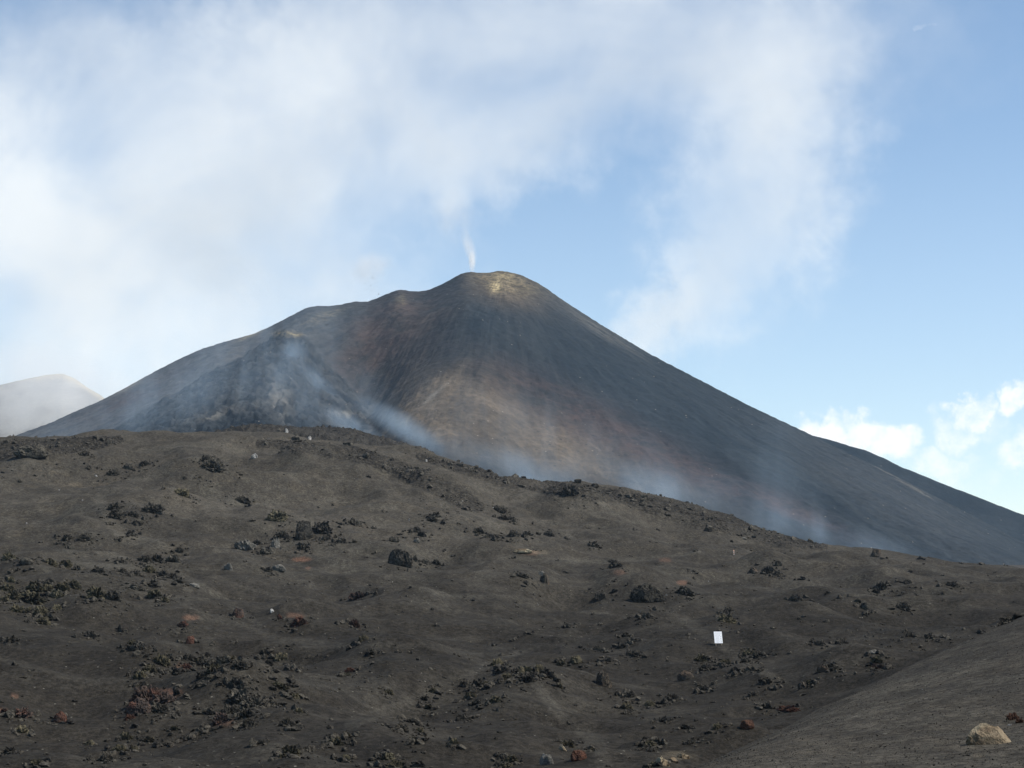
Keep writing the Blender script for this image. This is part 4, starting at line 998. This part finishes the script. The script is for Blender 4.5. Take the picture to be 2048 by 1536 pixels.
nw = t.new('ShaderNodeTexNoise'); t.L.new(G, nw.inputs['Vector']); nw.inputs['Scale'].default_value = 38; nw.inputs['Detail'].default_value = 6; nw.inputs['Roughness'].default_value = .6
wob = t.vmath('MULTIPLY', t.vmath('SUBTRACT', nw.outputs['Color'], (.5, .5, .5)), (.040, .036, 0))
G2_ = t.vmath('ADD', G, wob)
mask = None
for (u, v_, rw, rh, ang, st) in [(1670, 868, 100, 44, 12, 1.25), (1750, 880, 100, 46, 22, 1.2), (1800, 868, 44, 34, 0, .9), (1610, 838, 26, 14, -10, .8), (1880, 935, 70, 22, 10, .5),
                                 (1945, 822, 56, 34, -30, 1.0), (1905, 865, 54, 50, 10, .72), (2034, 798, 60, 32, -28, 1.15), (2030, 905, 60, 56, 0, .8), (1975, 850, 50, 50, 0, .5), (1890, 930, 100, 40, 8, .75), (1850, 56, 20, 12, -35, .42), (1960, 960, 90, 40, 10, .4)]:
    a_, te = ray(u, v_); cx, cz = math.tan(a_), te / math.cos(a_)
    n = t.new('ShaderNodeMapping', vector_type='TEXTURE'); t.L.new(G2_, n.inputs[0])
    n.inputs['Location'].default_value = (cx, cz, 0); n.inputs['Rotation'].default_value = (0, 0, math.radians(-ang)); n.inputs['Scale'].default_value = (rw / FPX, rh / FPX, 1)
    r2 = t.vmath('DOT_PRODUCT', n.outputs[0], n.outputs[0])
    b = t.math('MULTIPLY', t.math('SUBTRACT', 1.25, r2, clamp=True), st)
    mask = b if mask is None else t.math('MAXIMUM', mask, b)
nz = t.noise(G, 70, 7, .66)
mask = t.ramp(t.math('MULTIPLY', mask, t.math('ADD', -.15, t.math('MULTIPLY', nz, 2.2))), .22, 1.25)
mask = t.math('MULTIPLY', mask, t.math('GREATER_THAN', sp.outputs[1], .3))
veil = None
for (u, v_, rw, rh, ang, st) in [(40, 470, 560, 560, 0, 1.0), (430, 420, 520, 420, -15, .9), (520, 220, 720, 330, -25, .7), (1250, 60, 760, 240, 0, .60), (1520, 290, 230, 420, 12, .75), (1380, 600, 270, 110, -38, 1.0),
                          (1500, 470, 210, 170, -50, .8), (330, 650, 560, 210, 0, .85), (1010, 300, 330, 130, -20, .6)]:
    a_, te = ray(u, v_); cx, cz = math.tan(a_), te / math.cos(a_)
    n = t.new('ShaderNodeMapping', vector_type='TEXTURE'); t.L.new(t.vmath('ADD', G, t.vmath('MULTIPLY', wob, (2.2, 2.2, 0))), n.inputs[0])
    n.inputs['Location'].default_value = (cx, cz, 0); n.inputs['Rotation'].default_value = (0, 0, math.radians(-ang)); n.inputs['Scale'].default_value = (rw / FPX, rh / FPX, 1)
    b = t.math('MULTIPLY', t.ramp(t.vmath('LENGTH', n.outputs[0]), 1.25, 0.), st)
    veil = b if veil is None else t.math('SUBTRACT', t.math('ADD', veil, b), t.math('MULTIPLY', veil, b))
veil = t.math('MULTIPLY', veil, t.ramp(t.noise(G, 9, 6, .55, .4), .30, .66, .38, 1.))
veil = t.math('MULTIPLY', veil, t.math('GREATER_THAN', sp.outputs[1], .3))
low = t.ramp(gz, .30, 0.0, 0, .30)
skyc = t.mix(1., sky.outputs[0], (.93, .94, .88), 'MULTIPLY')
skyc = t.mix(low, skyc, (3.9, 4.35, 4.9))
skyc = t.mix(t.math('MULTIPLY', veil, .85), skyc, (5.75, 5.9, 5.85))
col = t.mix(mask, skyc, (6.0, 6.2, 6.3))
bg = t.new('ShaderNodeBackground'); t.L.new(col, bg.inputs[0]); bg.inputs[1].default_value = .15
wo = t.new('ShaderNodeOutputWorld'); t.L.new(bg.outputs[0], wo.inputs[0])
w.cycles.sampling_method = 'MANUAL'; w.cycles.sample_map_resolution = 512

L = bpy.data.lights.new('sun', 'SUN'); L.energy = 5.0; L.angle = math.radians(.53); L.color = (1, .955, .89)
lo = bpy.data.objects.new('sun', L); COL.objects.link(lo); lo.rotation_euler = sd.to_track_quat('Z', 'Y').to_euler(); lo.location = (0, 0, 800)

cam = bpy.data.cameras.new('camera'); cam.sensor_width = 36; cam.lens = 36 * FPX / 2048; cam.clip_start = .5; cam.clip_end = 30000
co = bpy.data.objects.new('camera', cam); COL.objects.link(co); co.rotation_euler = (math.pi / 2 + PITCH, 0, 0)
SC.camera = co
SC.view_settings.view_transform = 'Standard'; SC.view_settings.look = 'None'; SC.view_settings.gamma = 1; SC.view_settings.exposure = .3
SC.render.engine = 'CYCLES'
cy = SC.cycles
cy.use_denoising = True
try: cy.denoiser = 'OPENIMAGEDENOISE'
except Exception: pass
cy.volume_bounces = 6; cy.max_bounces = 8; cy.diffuse_bounces = 2; cy.transparent_max_bounces = 24
cy.volume_max_steps = 256; cy.use_adaptive_sampling = True; cy.adaptive_threshold = .012
